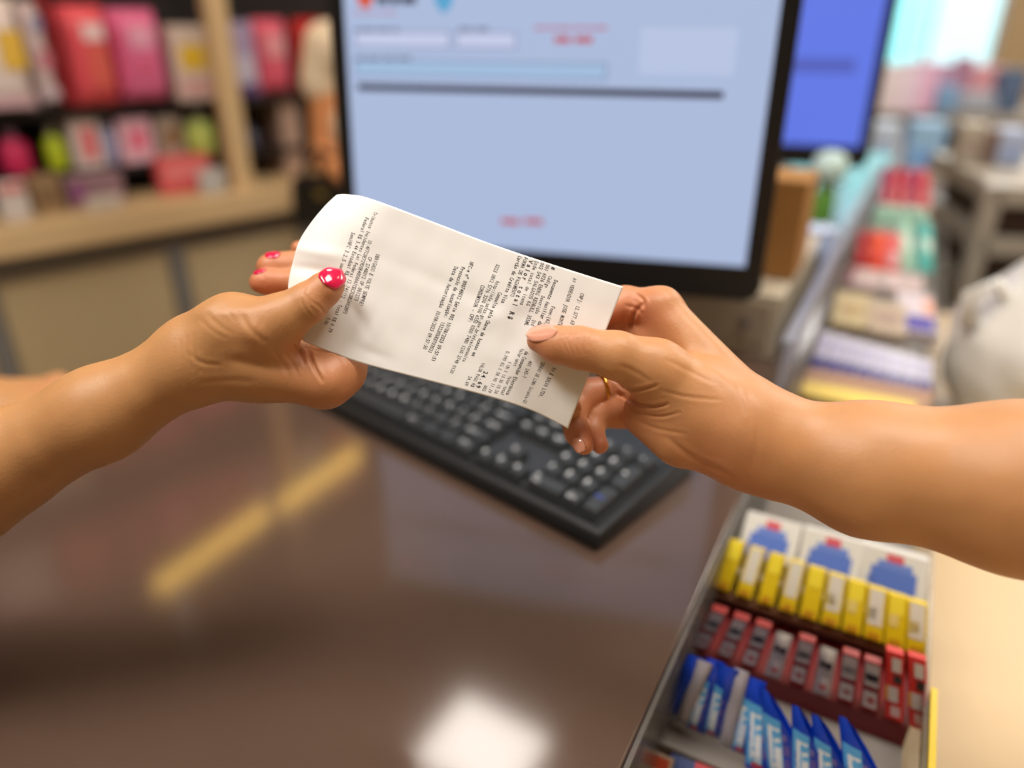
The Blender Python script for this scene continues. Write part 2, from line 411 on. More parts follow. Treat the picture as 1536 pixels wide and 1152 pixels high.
def nail(name, body, c, axis_to, wpx, lpx, material, parent, label, nrm=None, lift=0.0009, edge=None, over=0.0):
    """curved nail plate laid on the fingertip: c centre (px,py,depth of the finger's axis), axis_to = px point the tip points to"""
    C = np.array(camspace(*c)); T = np.array(camspace(axis_to[0], axis_to[1], axis_to[2] if len(axis_to) > 2 else c[2])); a = T - C; a /= np.linalg.norm(a)
    nr = np.array(nrm if nrm is not None else (0, 0, -1.0), float); nr -= a * (nr @ a); nr /= np.linalg.norm(nr); b = np.cross(a, nr)
    W = wpx * c[2] / F / 2; Lh = lpx * c[2] / F / 2; nu, nv = 15, 21
    pts = []; 
    for j in range(nv):
        v = -math.cos(math.pi * j / (nv - 1)); hw = W * max(0, 1 - abs(v) ** (3.4 if v < 0 else 2.4)) ** 0.5
        for i in range(nu):
            u = -1 + 2 * i / (nu - 1); pts.append(C + a * v * Lh + b * u * max(hw, W * 0.03))
    p = np.array(pts); q = p + nr * 0.03; t = np.zeros(len(q))
    for _ in range(60):
        d = body.f((q - nr * t[:, None]).astype(np.float32)); t += np.clip(d, 0, 0.004) * 0.85
    us = np.tile(np.linspace(-1, 1, nu), nv); vs_ = np.repeat(-np.cos(np.pi * np.arange(nv) / (nv - 1)), nu); Hh = 0.03 - t
    ok = (np.abs(us) < .72) & (vs_ < .62) & (t < .036)
    A = lambda u, v: np.stack([np.ones_like(u), u, v, u * u, v * v], 1)
    cf = np.linalg.lstsq(A(us[ok], vs_[ok]), Hh[ok], rcond=None)[0]
    cf[3] = min(max(cf[3], -W * .85), -W * .32); cf[4] = min(max(cf[4], -Lh * .28 * (1 - over * .5)), 0)
    H = A(us, vs_) @ cf
    q = p + nr * (H.reshape(-1)[:, None] + lift)
    n = nv * nu; top = q; bot = q - nr * 0.0011
    V = to_world(np.concatenate([top, bot])); fs = []
    for j in range(nv - 1):
        for i in range(nu - 1):
            k = j * nu + i; fs.append((k, k + 1, k + nu + 1, k + nu)); fs.append((n + k, n + k + nu, n + k + nu + 1, n + k + 1))
    bd = [i for i in range(nu)] + [j * nu + nu - 1 for j in range(1, nv)] + [(nv - 1) * nu + i for i in range(nu - 2, -1, -1)] + [j * nu for j in range(nv - 2, 0, -1)]
    for k in range(len(bd)): x, y = bd[k], bd[(k + 1) % len(bd)]; fs.append((x, n + x, n + y, y))
    o = mesh_obj(name, V, fs, material, smooth=True)
    bm = bmesh.new(); bm.from_mesh(o.data); bmesh.ops.recalc_face_normals(bm, faces=bm.faces); bm.to_mesh(o.data); bm.free()
    if label: o['label'] = label
    attach(o, parent); return o

m_skin_l = skin_mat('skin_left_person', (190, 139, 90), (202, 122, 88))
m_skin_r = skin_mat('skin_right_person', (195, 140, 92), (208, 127, 95))
m_pink = mat('pink_polish', (214, 12, 72), 0.16, coat=1.0)
m_nude = mat('nude_polish', (226, 158, 132), 0.14, coat=1.0)
m_gold = mat('gold', (214, 160, 70), 0.22, metal=1.0)

# ---------------------------------------------------------------- right person's hand
RH = Body(
    palm=[bone((990, 460, .428, 26), (1120, 605, .402, 36)), bone((978, 520, .436, 27), (1130, 640, .405, 42)),
          bone((975, 575, .432, 30), (1130, 660, .402, 46)), bone((978, 628, .424, 32), (1115, 680, .400, 46)),
          bone((1010, 600, .404, 44), (1110, 640, .392, 58)), bone((966, 622, .410, 26), (1020, 655, .402, 42)),
          bone((985, 556, .392, 39), (1110, 635, .393, 52)),
          bone((1120, 655, .398, 62), (1185, 676, .393, 66)), bone((1185, 676, .393, 66), (1300, 703, .384, 92)),
          bone((1300, 703, .384, 92), (1536, 733, .362, 122)), bone((1536, 733, .362, 122), (1850, 770, .345, 150)), bone((1850, 770, .345, 150), (2050, 775, .355, 152)), bone((2050, 775, .355, 152), (2380, 770, .37, 146))],
    fingers=[(chain((808, 510, .3915, 18.5), (836, 517, .3895, 27), (868, 521, .388, 30.5), (925, 533, .387, 35), (985, 554, .392, 39)), .004, .012),
             (chain((994, 462, .430, 27), (938, 455, .438, 24), (880, 474, .424, 21), (846, 497, .413, 19), (820, 515, .4100, 16)), .005, .009),
             (chain((985, 505, .440, 27), (932, 492, .446, 24), (872, 505, .444, 22), (842, 590, .424, 18), (858, 612, .417, 15)), .005, .007),
             (chain((972, 572, .436, 25), (930, 580, .441, 22), (880, 590, .438, 20.5), (858, 620, .429, 19), (866, 648, .420, 17.5), (876, 668, .414, 15)), .005, .006),
             (chain((970, 618, .430, 28), (930, 616, .438, 25), (893, 625, .438, 18), (888, 645, .433, 15.5), (900, 668, .428, 13)), .004, .006)],
    kp=.014)
cre_r = [
    ([(928, 578), (944, 585), (962, 584), (985, 578)], 2.2, 1.1), ([(926, 590), (950, 604), (978, 611), (1002, 606)], 2.4, 1.2),
    ([(936, 604), (958, 620), (990, 626), (1020, 618)], 2.0, .6), ([(950, 628), (985, 644), (1030, 650)], 2.5, .35),
    ([(1000, 540), (1040, 560), (1070, 575)], 3, .25), ([(990, 585), (1030, 596), (1080, 600)], 2.5, .3),
    ([(848, 498), (843, 508), (846, 520), (853, 530)], 1.6, .22), ([(856, 494), (851, 506), (853, 520), (860, 533)], 1.6, .28), ([(864, 493), (860, 506), (862, 520), (868, 534)], 1.6, .24),
    ([(872, 494), (869, 506), (871, 520), (877, 532)], 1.6, .22), ([(840, 504), (852, 500), (864, 503), (876, 499)], 1.6, .18), ([(880, 497), (879, 509), (883, 521)], 1.7, .3),
    ([(906, 556), (914, 562), (922, 572), (934, 578)], 2, .6), ([(965, 455), (954, 466), (946, 482), (945, 497)], 2.6, 1.2), ([(952, 440), (967, 450), (966, 462)], 2.2, .7), ([(938, 458), (956, 462), (962, 470)], 2.2, .6),
    ([(1000, 655), (1040, 690), (1080, 705), (1100, 720)], 4, .6), ([(1020, 700), (1052, 716), (1098, 724)], 2.5, .35),
    ([(1120, 590), (1140, 640), (1130, 700)], 5, .35), ([(1105, 580), (1118, 620)], 3, .25),
    ([(1010, 520), (1050, 545), (1085, 585)], 5, .3), ([(930, 548), (952, 556), (975, 572)], 3, .35)]
bump_r = [(1040, 640, 50, 30, 20, 1.2), (1075, 560, 60, 14, 40, .8), (1000, 448, 16, 14, 0, 1.0)]
pk_r = [(808, 512, .39, .018, .55), (940, 470, .42, .022, .75), (876, 668, .412, .016, .85), (900, 668, .425, .012, .85), (905, 590, .43, .03, .5), (960, 610, .41, .022, .5), (860, 521, .38, .012, .35), (1080, 700, .39, .03, .4)]
right_person = empty('person', P(1536, 733, .362), 0, 'right person: bare forearm and hand with natural nails and gold ring, pinching the receipt', 'person')
o = build_body('arm_and_hand', RH, (-0.0, -0.150, .275), (0.62, .065, .475), .00145, m_skin_r, cre_r, bump_r, pk_r); attach(o, right_person)
nail('fingernail', RH, (809, 505, .3915), (770, 501, .3905), 31, 42, m_nude, right_person, 'glossy natural thumbnail', nrm=(-.10, .34, -1), over=.3)
nail('fingernail', RH, (873, 671, .414), (882, 703, .408), 16, 23, m_nude, right_person, 'natural nail at the tip of the curled ring finger', nrm=(-.55, -.1, -1), over=.5)
nail('fingernail', RH, (899, 668, .428), (912, 700, .424), 12, 20, m_nude, right_person, 'natural nail at the tip of the curled little finger', nrm=(-.55, -.1, -1), over=.5)
# gold ring round the ring finger
rc = P(905, 583, .4405); rax = (P(930, 580, .441) - P(880, 590, .438)).normalized(); ra = rax.orthogonal().normalized(); rb = rax.cross(ra)
rr = 22.6 * .44 / F
g = MB(); g.tube([rc + (ra * math.cos(t) + rb * math.sin(t)) * rr for t in [i * math.pi / 16 for i in range(32)]], .0014, 8, closed=True)
o = g.out('ring', m_gold, smooth=True); o['label'] = 'thin gold ring'; attach(o, right_person)

# ---------------------------------------------------------------- left person's hand
LH = Body(
    palm=[bone((-300, 860, .43, 130), (-60, 728, .41, 86)), bone((-60, 728, .41, 86), (0, 697, .406, 73)), bone((0, 697, .406, 73), (150, 622, .402, 64)), bone((150, 622, .402, 64), (285, 548, .400, 53)),
          bone((285, 545, .400, 53), (340, 512, .398, 50)),
          bone((300, 520, .398, 44), (352, 492, .394, 42)), bone((300, 546, .402, 46), (385, 552, .402, 42)), bone((385, 552, .402, 42), (487, 571, .408, 38)),
          bone((330, 520, .412, 44), (470, 545, .428, 34)), bone((330, 500, .420, 38), (455, 520, .442, 30)),
          bone((352, 492, .394, 42), (402, 492, .390, 39))],
    fingers=[(chain((499, 423, .3905, 18.5), (488, 433, .3895, 24), (460, 456, .388, 29.5), (430, 474, .388, 33), (400, 492, .390, 37)), .004, .010),
             (chain((487, 571, .408, 38), (512, 556, .414, 35), (528, 516, .424, 28), (510, 478, .421, 22), (490, 450, .4120, 18)), .005, .008),
             (chain((470, 545, .430, 32), (535, 500, .452, 27), (520, 440, .462, 23), (450, 424, .455, 19), (398, 423, .447, 16.5), (388, 423, .446, 13)), .005, .007),
             (chain((462, 528, .442, 30), (540, 440, .475, 26), (500, 406, .475, 25), (440, 403, .463, 24), (411, 402, .458, 21), (404, 402, .457, 18)), .005, .006),
             (chain((455, 510, .45, 26), (520, 400, .492, 20), (480, 378, .488, 18), (449, 374, .482, 13)), .004, .005)],
    kp=.012)
cre_l = [([(462, 430), (458, 442), (462, 456), (474, 470)], 2.2, 0.22), ([(454, 434), (450, 446), (455, 460), (468, 476)], 1.8, 0.24),
    ([(456, 440), (466, 452), (480, 460), (488, 472)], 1.8, 0.21),
    ([(449, 512), (462, 524), (470, 548), (483, 572)], 2.4, 1.30), ([(440, 518), (452, 528), (457, 546)], 2.2, 0.80), ([(428, 532), (440, 545), (448, 566)], 2.5, 0.28),
    ([(485, 512), (505, 530), (518, 545)], 2.2, 0.35), ([(362, 470), (372, 492), (400, 514)], 4, 0.35),
    ([(290, 500), (288, 520), (296, 540), (300, 560)], 2.2, 0.24), ([(280, 505), (279, 530), (288, 555)], 2.2, 0.21), ([(270, 510), (272, 540)], 2, 0.14),
    ([(284, 530), (300, 545), (330, 548)], 3, 0.28), ([(310, 470), (330, 490), (350, 500)], 3, 0.17), ([(300, 480), (322, 500), (340, 508)], 2.5, 0.14),
    ([(345, 540), (400, 548), (440, 552)], 7, 0.90), ([(300, 575), (340, 570), (380, 572)], 4, 0.21), ([(410, 525), (435, 560), (430, 590)], 3, 0.21),
    ([(330, 458), (345, 470), (352, 480)], 2.5, 0.17), ([(393, 480), (386, 498), (392, 514)], 3, 0.17)]
bump_l = [(300, 466, 22, 10, -25, .8), (372, 500, 22, 18, 0, .9), (420, 580, 40, 18, 10, .8), (350, 468, 34, 9, -8, .5), (500, 575, 16, 24, 20, .6)]
pk_l = [(492, 436, .388, .016, .5), (410, 395, .458, .02, .8), (395, 423, .446, .02, .9), (500, 560, .41, .024, .7), (455, 535, .40, .018, .6), (449, 374, .482, .012, .8), (400, 500, .388, .018, .25)]
left_person = empty('person', P(0, 697, .406), 0, 'left person: bare forearm and hand with bright pink nail polish, holding the receipt', 'person')
o = build_body('arm_and_hand', LH, (-0.50, -0.20, .335), (-.055, .10, .515), .00145, m_skin_l, cre_l, bump_l, pk_l); attach(o, left_person)
nail('fingernail', LH, (498, 423, .3905), (518, 403, .3955), 37, 42, m_pink, left_person, 'glossy bright pink thumbnail', nrm=(.30, .32, -1), over=.15)
nail('fingernail', LH, (408, 402, .457), (380, 398, .455), 21, 22, m_pink, left_person, 'bright pink nail, upper curled finger', nrm=(-.05, 1, -.6), over=.6)
nail('fingernail', LH, (388, 421, .446), (362, 416, .444), 16, 17, m_pink, left_person, 'bright pink nail, lower curled finger', nrm=(-.25, 1, -.6), over=.6)
# her other hand, resting on the far edge of the counter
OH = Body(palm=[bone((-260, 590, .68, 62), (-90, 606, .73, 44)), bone((-90, 606, .73, 44), (-20, 606, .755, 34)), bone((-30, 600, .76, 32), (60, 588, .77, 21)), bone((-30, 612, .75, 30), (52, 604, .752, 20)), bone((-30, 606, .745, 28), (40, 618, .735, 18))],
    fingers=[(chain((58, 584, .78, 17), (88, 574, .79, 15), (106, 585, .785, 13), (106, 618, .775, 10)), .004, .006),
             (chain((62, 592, .765, 18), (96, 580, .77, 15), (112, 594, .766, 13), (110, 628, .757, 10)), .004, .006),
             (chain((58, 602, .75, 18), (90, 592, .752, 15), (106, 606, .748, 13), (102, 638, .74, 10)), .004, .006),
             (chain((48, 614, .735, 16), (76, 606, .734, 13), (90, 618, .73, 12), (88, 646, .722, 9)), .004, .006),
             (chain((-10, 622, .735, 20), (36, 632, .722, 15), (66, 636, .718, 13), (84, 654, .71, 9)), .004, .008)], kp=.012)
o = build_body('resting_hand', OH, (-0.78, -0.20, .62), (-.43, .06, .86), .0028, m_skin_l, [], [], [(104, 602, .77, .03, .5)], subd=0)
attach(o, left_person); o['label'] = 'other hand, fingers curled, resting on the edge of the counter'
# ================================================================ the receipt
def resample(pts, n):
    pts = [Vector(p) for p in pts]
    # Catmull-Rom then arc length
    dense = []
    for i in range(len(pts) - 1):
        p0 = pts[max(i - 1, 0)]; p1 = pts[i]; p2 = pts[i + 1]; p3 = pts[min(i + 2, len(pts) - 1)]
        for k in range(12):
            t = k / 12; dense.append(0.5 * ((2 * p1) + (p2 - p0) * t + (2 * p0 - 5 * p1 + 4 * p2 - p3) * t * t + (3 * p1 - p0 - 3 * p2 + p3) * t ** 3))
    dense.append(pts[-1]); acc = [0]
    for i in range(1, len(dense)): acc.append(acc[-1] + (dense[i] - dense[i - 1]).length)
    out = np.array([[p.x, p.y] for p in dense]); acc = np.array(acc) / acc[-1]
    t = np.linspace(0, 1, n); return np.stack([np.interp(t, acc, out[:, 0]), np.interp(t, acc, out[:, 1])], 1)
NT, NS = 150, 80
top = resample([(505, 292), (522, 291.5), (556, 298), (640, 329), (735, 365), (830, 397), (935, 430)], NT)
botm = resample([(455, 512), (500, 530), (550, 547), (650, 573), (740, 597), (800, 617), (852, 643)], NT)
lef = resample([(505, 292), (488, 308), (467, 333), (449, 361), (441, 386), (432, 432), (440, 478), (455, 512)], NS)
rig = resample([(935, 430), (893, 537), (852, 643)], NS)
t_ = np.linspace(0, 1, NT)[None, :, None]; s_ = np.linspace(0, 1, NS)[:, None, None]
PX = (1 - s_) * top[None] + s_ * botm[None] + (1 - t_) * lef[:, None] + t_ * rig[:, None] \
    - ((1 - s_) * (1 - t_) * top[0] + (1 - s_) * t_ * top[-1] + s_ * (1 - t_) * botm[0] + s_ * t_ * botm[-1])
tt, ss = t_[..., 0], s_[..., 0]
def dent(x, y, rx, ry, a, ang=0):
    ca, sa = math.cos(R(ang)), math.sin(R(ang)); u = (PX[..., 0] - x) * ca + (PX[..., 1] - y) * sa; v = -(PX[..., 0] - x) * sa + (PX[..., 1] - y) * ca
    return a * 0.001 * np.exp(-(u / rx) ** 2 - (v / ry) ** 2)
DP = 0.4005 + 0.012 * np.exp(-(tt / .10) ** 2) * np.clip(1 - ss * 1.15, 0, 1) ** 1.3 + 0.0018 * np.sin(tt * 5.2 + .3) * (1 - .3 * ss) + 0.003 * np.clip(ss - .72, 0, 1) * np.clip(tt - .55, 0, 1) * 6
DP = DP + dent(556, 505, 30, 9, -.55, -62) + dent(536, 470, 10, 40, .7, -30) + dent(470, 405, 34, 9, 1.4, 8) + dent(475, 378, 40, 9, -1.0, 10) + dent(560, 530, 26, 8, .4, 20) \
    + dent(772, 500, 16, 40, .8, 10) + dent(750, 470, 60, 14, -.5, -30) + dent(700, 440, 120, 12, .35, 22)
DP = DP + 0.00006 * np.sin(PX[..., 0] * .11 + PX[..., 1] * .07) + 0.00005 * np.sin(PX[..., 0] * .05 - PX[..., 1] * .12)
CP = np.stack([(PX[..., 0] - 768) / F * DP, (576 - PX[..., 1]) / F * DP, DP], -1)
WP = to_world(CP.reshape(-1, 3)).reshape(NS, NT, 3)
def bil(A, s, t):
    a = min(max(s, 0), 1) * (NS - 1); b = min(max(t, 0), 1) * (NT - 1); i = min(int(a), NS - 2); j = min(int(b), NT - 2); a -= i; b -= j
    return A[i, j] * (1 - a) * (1 - b) + A[i + 1, j] * a * (1 - b) + A[i, j + 1] * (1 - a) * b + A[i + 1, j + 1] * a * b
paper_n = (WP[:, 1:][:-1] - WP[:, :-1][:-1]); paper_e = WP[1:, :-1] - WP[:-1, :-1]
NRM = np.cross(paper_e, paper_n); NRM /= np.linalg.norm(NRM, axis=-1, keepdims=True)
if (NRM[40, 70] @ (np.array([0, 0, CH]) - WP[40, 70])) < 0: NRM = -NRM
NRM = np.concatenate([NRM, NRM[-1:]], 0); NRM = np.concatenate([NRM, NRM[:, -1:]], 1)
def uv_of(x, y):
    i, j = np.unravel_index(np.argmin((PX[..., 0] - x) ** 2 + (PX[..., 1] - y) ** 2), (NS, NT)); s, t = i / (NS - 1), j / (NT - 1)
    for _ in range(6):
        p = bil(PX, s, t); e = 1e-3; ds = (bil(PX, min(s + e, 1), t) - bil(PX, max(s - e, 0), t)) / (min(s + e, 1) - max(s - e, 0)); dt = (bil(PX, s, min(t + e, 1)) - bil(PX, s, max(t - e, 0))) / (min(t + e, 1) - max(t - e, 0))
        M2 = np.array([[ds[0], dt[0]], [ds[1], dt[1]]]); st = np.linalg.solve(M2, np.array([x, y]) - p); s = min(max(s + st[0], 0), 1); t = min(max(t + st[1], 0), 1)
    return s, t
m_paper = mat('thermal_paper', (238, 236, 234), 0.5, bump=0.015, bscale=900)
receipt = empty('receipt', P(690, 470, .4), 0, 'white printed till receipt held between the two hands', 'receipt')
vs = WP.reshape(-1, 3) ; bk = vs - NRM.reshape(-1, 3) * 0.00012; n = NS * NT
fs = []
for i in range(NS - 1):
    for j in range(NT - 1):
        k = i * NT + j; fs.append((k, k + 1, k + NT + 1, k + NT)); fs.append((n + k, n + k + NT, n + k + NT + 1, n + k + 1))
bd = list(range(NT)) + [i * NT + NT - 1 for i in range(1, NS)] + [(NS - 1) * NT + j for j in range(NT - 2, -1, -1)] + [i * NT for i in range(NS - 2, 0, -1)]
for k in range(len(bd)): a, b = bd[k], bd[(k + 1) % len(bd)]; fs.append((a, n + a, n + b, b))
o = mesh_obj('paper', np.concatenate([vs, bk]), fs, m_paper, smooth=True)
bm = bmesh.new(); bm.from_mesh(o.data); bmesh.ops.recalc_face_normals(bm, faces=bm.faces); bm.to_mesh(o.data); bm.free()
attach(o, receipt)
m_ink = mat('thermal_ink', (62, 60, 62), 0.6); m_inkb = mat('thermal_ink_bold', (30, 28, 32), 0.6)
def r_line(s, a, b, cap=8.2, bold=0.0, mid=None):
    """one printed line of the receipt, from photo point a to photo point b (optionally bowed through mid)"""
    cap = cap * .88; n = len(s); K = 6
    m = mid or ((a[0] + b[0]) / 2, (a[1] + b[1]) / 2); c = (2 * m[0] - (a[0] + b[0]) / 2, 2 * m[1] - (a[1] + b[1]) / 2)
    pts = [((1 - k) ** 2 * a[0] + 2 * k * (1 - k) * c[0] + k * k * b[0], (1 - k) ** 2 * a[1] + 2 * k * (1 - k) * c[1] + k * k * b[1]) for k in [i / K for i in range(K + 1)]]
    UVs = np.array([uv_of(*p) for p in pts]); ks = np.linspace(0, 1, K + 1)
    W = math.hypot(b[0] - a[0], b[1] - a[1]); adv = W / n
    def fn(x, y):
        k = x / W; s1 = np.interp(k, ks, UVs[:, 0]); t1 = np.interp(k, ks, UVs[:, 1]) + (y - cap * .5) / 455.0
        p = bil(WP, s1, t1); q = bil(NRM, s1, t1); return p + q * 0.00006
    mb = MB(); set_text(mb, s, fn, adv, cap, bold, 0, .84)
    o = mesh_obj('printed_line', mb.v, mb.f, m_inkb if bold > .014 else m_ink)
    attach(o, receipt)
B = 0.018
r_line('CNPJ: 12.577.63', (874, 440), (857.9, 487), 6.6, .010)
r_line('RA E SILVA LTDA.', (831.7, 552), (809.8, 597), 6.8, B)
r_line('AV VEREADOR JOSE MONTE', (862.6, 417), (839, 489.5), 6.6, .012)
r_line('SERRAO DE LIMA Goiania-GO', (815, 543.5), (786.4, 605), 6.6, .010)
r_line('Fone:(62)', (830.3, 459.5), (819.4, 488.5), 6.6, .014)
r_line('401 245-1', (796.2, 541.5), (786.4, 567), 6.6, .008)
r_line('Documento Auxiliar da', (834.5, 420), (809, 488.5), 6.8, B)
r_line('de Consumidor Eletrônica', (791, 527.5), (761.4, 592.5), 6.8, B)
r_line('#', (831, 400), (829, 405.5), 6.6, .03)
r_line('Código    Descrição   Qtd', (826, 414), (799, 489), 6.6, .010)
r_line('Valor unit', (784, 523), (772.3, 549.5), 6.6, .010)
r_line('Valor total', (766, 564.5), (753, 592.5), 6.6, .008)
r_line('001 6026 ENERG REDBULL 355ML', (822.5, 397), (789, 489), 6.6, .012)
r_line('1 UN X 13.50 13.50', (765.5, 542.5), (743.3, 590.5), 6.4, .004)
r_line('002 543 SALGADOS KG', (814.2, 394), (792, 458.8), 6.6, .012)
r_line('0.190 KG X 58.90 11.19', (762.4, 527), (734, 589), 6.4, .004)
r_line('Qtde total de itens', (805.8, 391.3), (782.4, 458), 6.6, .012)
r_line('002', (729.3, 578.2), (725.4, 587), 6.4, .008)
r_line('Valor total R$', (797.5, 389.5), (764.5, 480), 7.8, .026)
r_line('24.69', (729.8, 556.5), (716, 582.5), 7.8, .024)
r_line('FORMA DE PAGAMENTO', (789.2, 386), (767.8, 445), 6.6, .012)
r_line('VALOR PAGO R$', (725.6, 544.5), (708.4, 580.5), 6.4, .010)
r_line('Cartão de Crédito Visa', (780.4, 384), (754.5, 455), 6.6, .016)
r_line('24.69', (705.8, 564.2), (699, 578.5), 6.4, .010)
r_line('Consulte pela Chave de Acesso em', (750.8, 438.5), (710, 534.5), 6.6, B)
r_line('http://nfe.sefaz.go.gov.br/nfce/consulta', (747.2, 422), (696, 543), 6.4, .010)
r_line('5223 0812 5776 3200 0100 6550 0200 7480 1210 2748 0120', (747.2, 396.5), (677.2, 560), 6.4, .008, (714.8, 479))
r_line('CONSUMIDOR - CPF:', (724.8, 428), (704, 484), 6.6, B)
r_line('NFC-e nº 000748012 Série 002 10/08/2023 09:57:51', (708.3, 393), (649.5, 542), 6.6, .016, (681, 468))
r_line('Protocolo de Autorização:', (695, 400.5), (668.5, 477), 6.6, B)
r_line('152230583703521', (665.5, 483), (644.2, 529.5), 6.6, .012)
r_line('Data de Autorização', (684.8, 400), (661, 462), 6.6, B)
r_line('10/08/2023 09:57:50', (658.6, 466.5), (637, 524), 6.6, .010)
r_line('OBRIGADO E VOLTE SEMPRE!', (567.5, 381), (541, 459.6), 6.6, .008)
r_line('CP.2748012 OP.001273', (556, 385.5), (534, 451.3), 6.6, .008)
r_line('ID:4F7C0E729D0B40D00A7CEC7C0B2A02BF5', (556, 360), (517.5, 471), 6.4, .006)
r_line('Tributos Incidentes Lei Federal', (564, 318), (526.5, 416.5), 6.6, .008)
r_line('12.741/12 - Total R$ 6.79', (525.6, 419), (494.6, 498.5), 6.6, .010)
r_line('Federal R$ 3.44 Estadual R$', (550.8, 326.4), (519.6, 413), 6.6, .010)
r_line('0.00', (494, 477), (488, 486.5), 6.0, .008)
r_line('SemiNFC 3.2.5 uud', (530.5, 348.8), (511, 405.5), 6.6, .008)
# ================================================================ keyboard
m_kb = mat('keyboard_plastic', (22, 25, 28), 0.42, bump=0.05, bscale=900); m_key = mat('key_plastic', (34, 39, 43), 0.5); m_leg = mat('key_legend', (225, 228, 230), 0.5)
m_legb = mat('key_legend_blue', (60, 90, 200), 0.5)
KA = ON(897, 800, 0.019); KR = math.atan2(-0.663, 0.749)
kdir = Vector((math.cos(KR), math.sin(KR), 0)); KO = KA - kdir * 0.446; 
kb = empty('keyboard', (KO.x, KO.y, 0.0), KR, 'black computer keyboard with white legends lying on the dark counter', 'keyboard')
def kz(y): return 0.017 + y * 0.085
prof = [(0.0, 0.001), (0.0, 0.011), (0.004, 0.0165), (0.150, 0.0285), (0.153, 0.026), (0.153, 0.001)]
MB().prism(prof, 'x', 0, 0.446).out('case', m_kb, kb, bevel=0.003, seg=3)
MB().prism([(0.0095, kz(.009) - .0005), (0.0095, kz(.009) + .0012), (0.147, kz(.147) + .0012), (0.147, kz(.147) - .0005)], 'x', 0.007, 0.439).out('key_bed', m_kb, kb)
KEYM = {}
def key_mesh(wu, du=1.0):
    k = (wu, du)
    if k in KEYM: return KEYM[k]
    w_, d_ = 0.019 * wu - 0.0012, 0.019 * du - 0.0012
    rings = [(w_ / 2, d_ / 2, 0, 0), (w_ / 2 - .0002, d_ / 2 - .0002, .002, 0), (w_ / 2 - .0022, d_ / 2 - .0026, .0072, .0006), (w_ / 2 - .0032, d_ / 2 - .0036, .0078, .0006), (w_ / 2 - .006, d_ / 2 - .006, .0074, .0006)]
    vs = []; fs = []
    for (a, b, z, o_) in rings:
        c = min(.0012, a * .3)
        for x, y in ((-a + c, -b), (a - c, -b), (a, -b + c), (a, b - c), (a - c, b), (-a + c, b), (-a, b - c), (-a, -b + c)): vs.append((x, y + o_, z))
    for r in range(len(rings) - 1):
        for i in range(8): fs.append((r * 8 + i, r * 8 + (i + 1) % 8, (r + 1) * 8 + (i + 1) % 8, (r + 1) * 8 + i))
    fs.append(tuple(range((len(rings) - 1) * 8, len(rings) * 8)))
    me = bpy.data.meshes.new('key'); me.from_pydata(vs, [], fs); me.materials.append(m_key); me.update(); KEYM[k] = me; return me
ktilt = math.atan(0.085)
def put_key(x, y, wu, leg, du=1.0, mt=None):
    o = bpy.data.objects.new('key', key_mesh(wu, du)); COL.objects.link(o); o.parent = kb
    cx = x + 0.0095 * wu; cy = y + 0.0095 * du; o.location = (cx, cy, kz(cy) + 0.0012); o.rotation_euler = (ktilt, 0, 0)
    if not leg: return
    mb = MB(); L0 = -0.0095 * wu + 0.0042
    lines = leg.split('|')
    for i, ln in enumerate(lines):
        cap = 0.0052 if len(ln) == 1 else 0.0030; adv = cap * 0.95
        if len(lines) > 1 and cap > .004: cap = .0038; adv = .0036
        yb = 0.0012 if i == 0 and len(lines) > 1 else (-0.0042 if i else -0.0002)
        set_text(mb, ln, lambda a, b, yb=yb: Vector((L0 + a, yb + b, 0.0081)), adv, cap, 0.05)
    lo = mesh_obj('legend', mb.v, mb.f, mt or m_leg, o)
X0 = 0.0085; Y0 = 0.0105; U = 0.019
rows = [
    (0, [(1.25, 'Ctrl'), (1.25, ''), (1.25, 'Alt'), (6.25, ''), (1.25, 'Alt'), (1.25, ''), (1.25, ''), (1.25, 'Ctrl')]),
    (1, [(1.25, 'Shift'), (1, '|\\')] + [(1, c) for c in 'ZXCVBNM'] + [(1, '<|,'), (1, '>|.'), (1, ':|;'), (1, '?|/'), (1.75, 'Shift')]),
    (2, [(1.75, 'Caps')] + [(1, c) for c in 'ASDFGHJKL'] + [(1, 'Ç'), (1, '^|~'), (1, '}|]'), (1.25, 'Enter')]),
    (3, [(1.5, 'Tab')] + [(1, c) for c in 'QWERTYUIOP'] + [(1, '`|´'), (1, '{|['), (1.5, 'Enter')]),
    (4, [(1, '"|\'')] + [(1, a + '|' + b) for a, b in zip('!@#$%¨&*()', '1234567890')] + [(1, '_|-'), (1, '+|='), (2, 'Back')]),
]
for r, ks in rows:
    x = X0
    for wu, lg in ks: put_key(x, Y0 + r * U, wu, lg); x += wu * U
yF = Y0 + 5 * U + 0.006
put_key(X0, yF, 1, 'Esc'); x = X0 + 2 * U
for g_ in range(3):
    for i in range(4): put_key(x, yF, 1, 'F%d' % (g_ * 4 + i + 1)); x += U
    x += U * 0.5
XN = X0 + 15 * U + 0.005
for i, lg in enumerate(('Prt', 'Scr', 'Pau')): put_key(XN + i * U, yF, 1, lg)
for i, lg in enumerate(('Ins', 'Home', 'PgUp')): put_key(XN + i * U, Y0 + 4 * U, 1, lg)
for i, lg in enumerate(('Del', 'End', 'PgDn')): put_key(XN + i * U, Y0 + 3 * U, 1, lg)
for i, lg in enumerate(('←', '↓', '→')): put_key(XN + i * U, Y0, 1, lg)
put_key(XN + U, Y0 + U, 1, '↑')
XP = XN + 3 * U + 0.005
for r, ln in enumerate((None, '123', '456', '789')):
    if ln:
        for i, ch in enumerate(ln): put_key(XP + i * U, Y0 + r * U, 1, ch)
put_key(XP, Y0, 2, '0|Ins'); put_key(XP + 2 * U, Y0, 1, ',|Del')
for i, lg in enumerate(('Num', '/', '*', '-')): put_key(XP + i * U, Y0 + 4 * U, 1, lg)
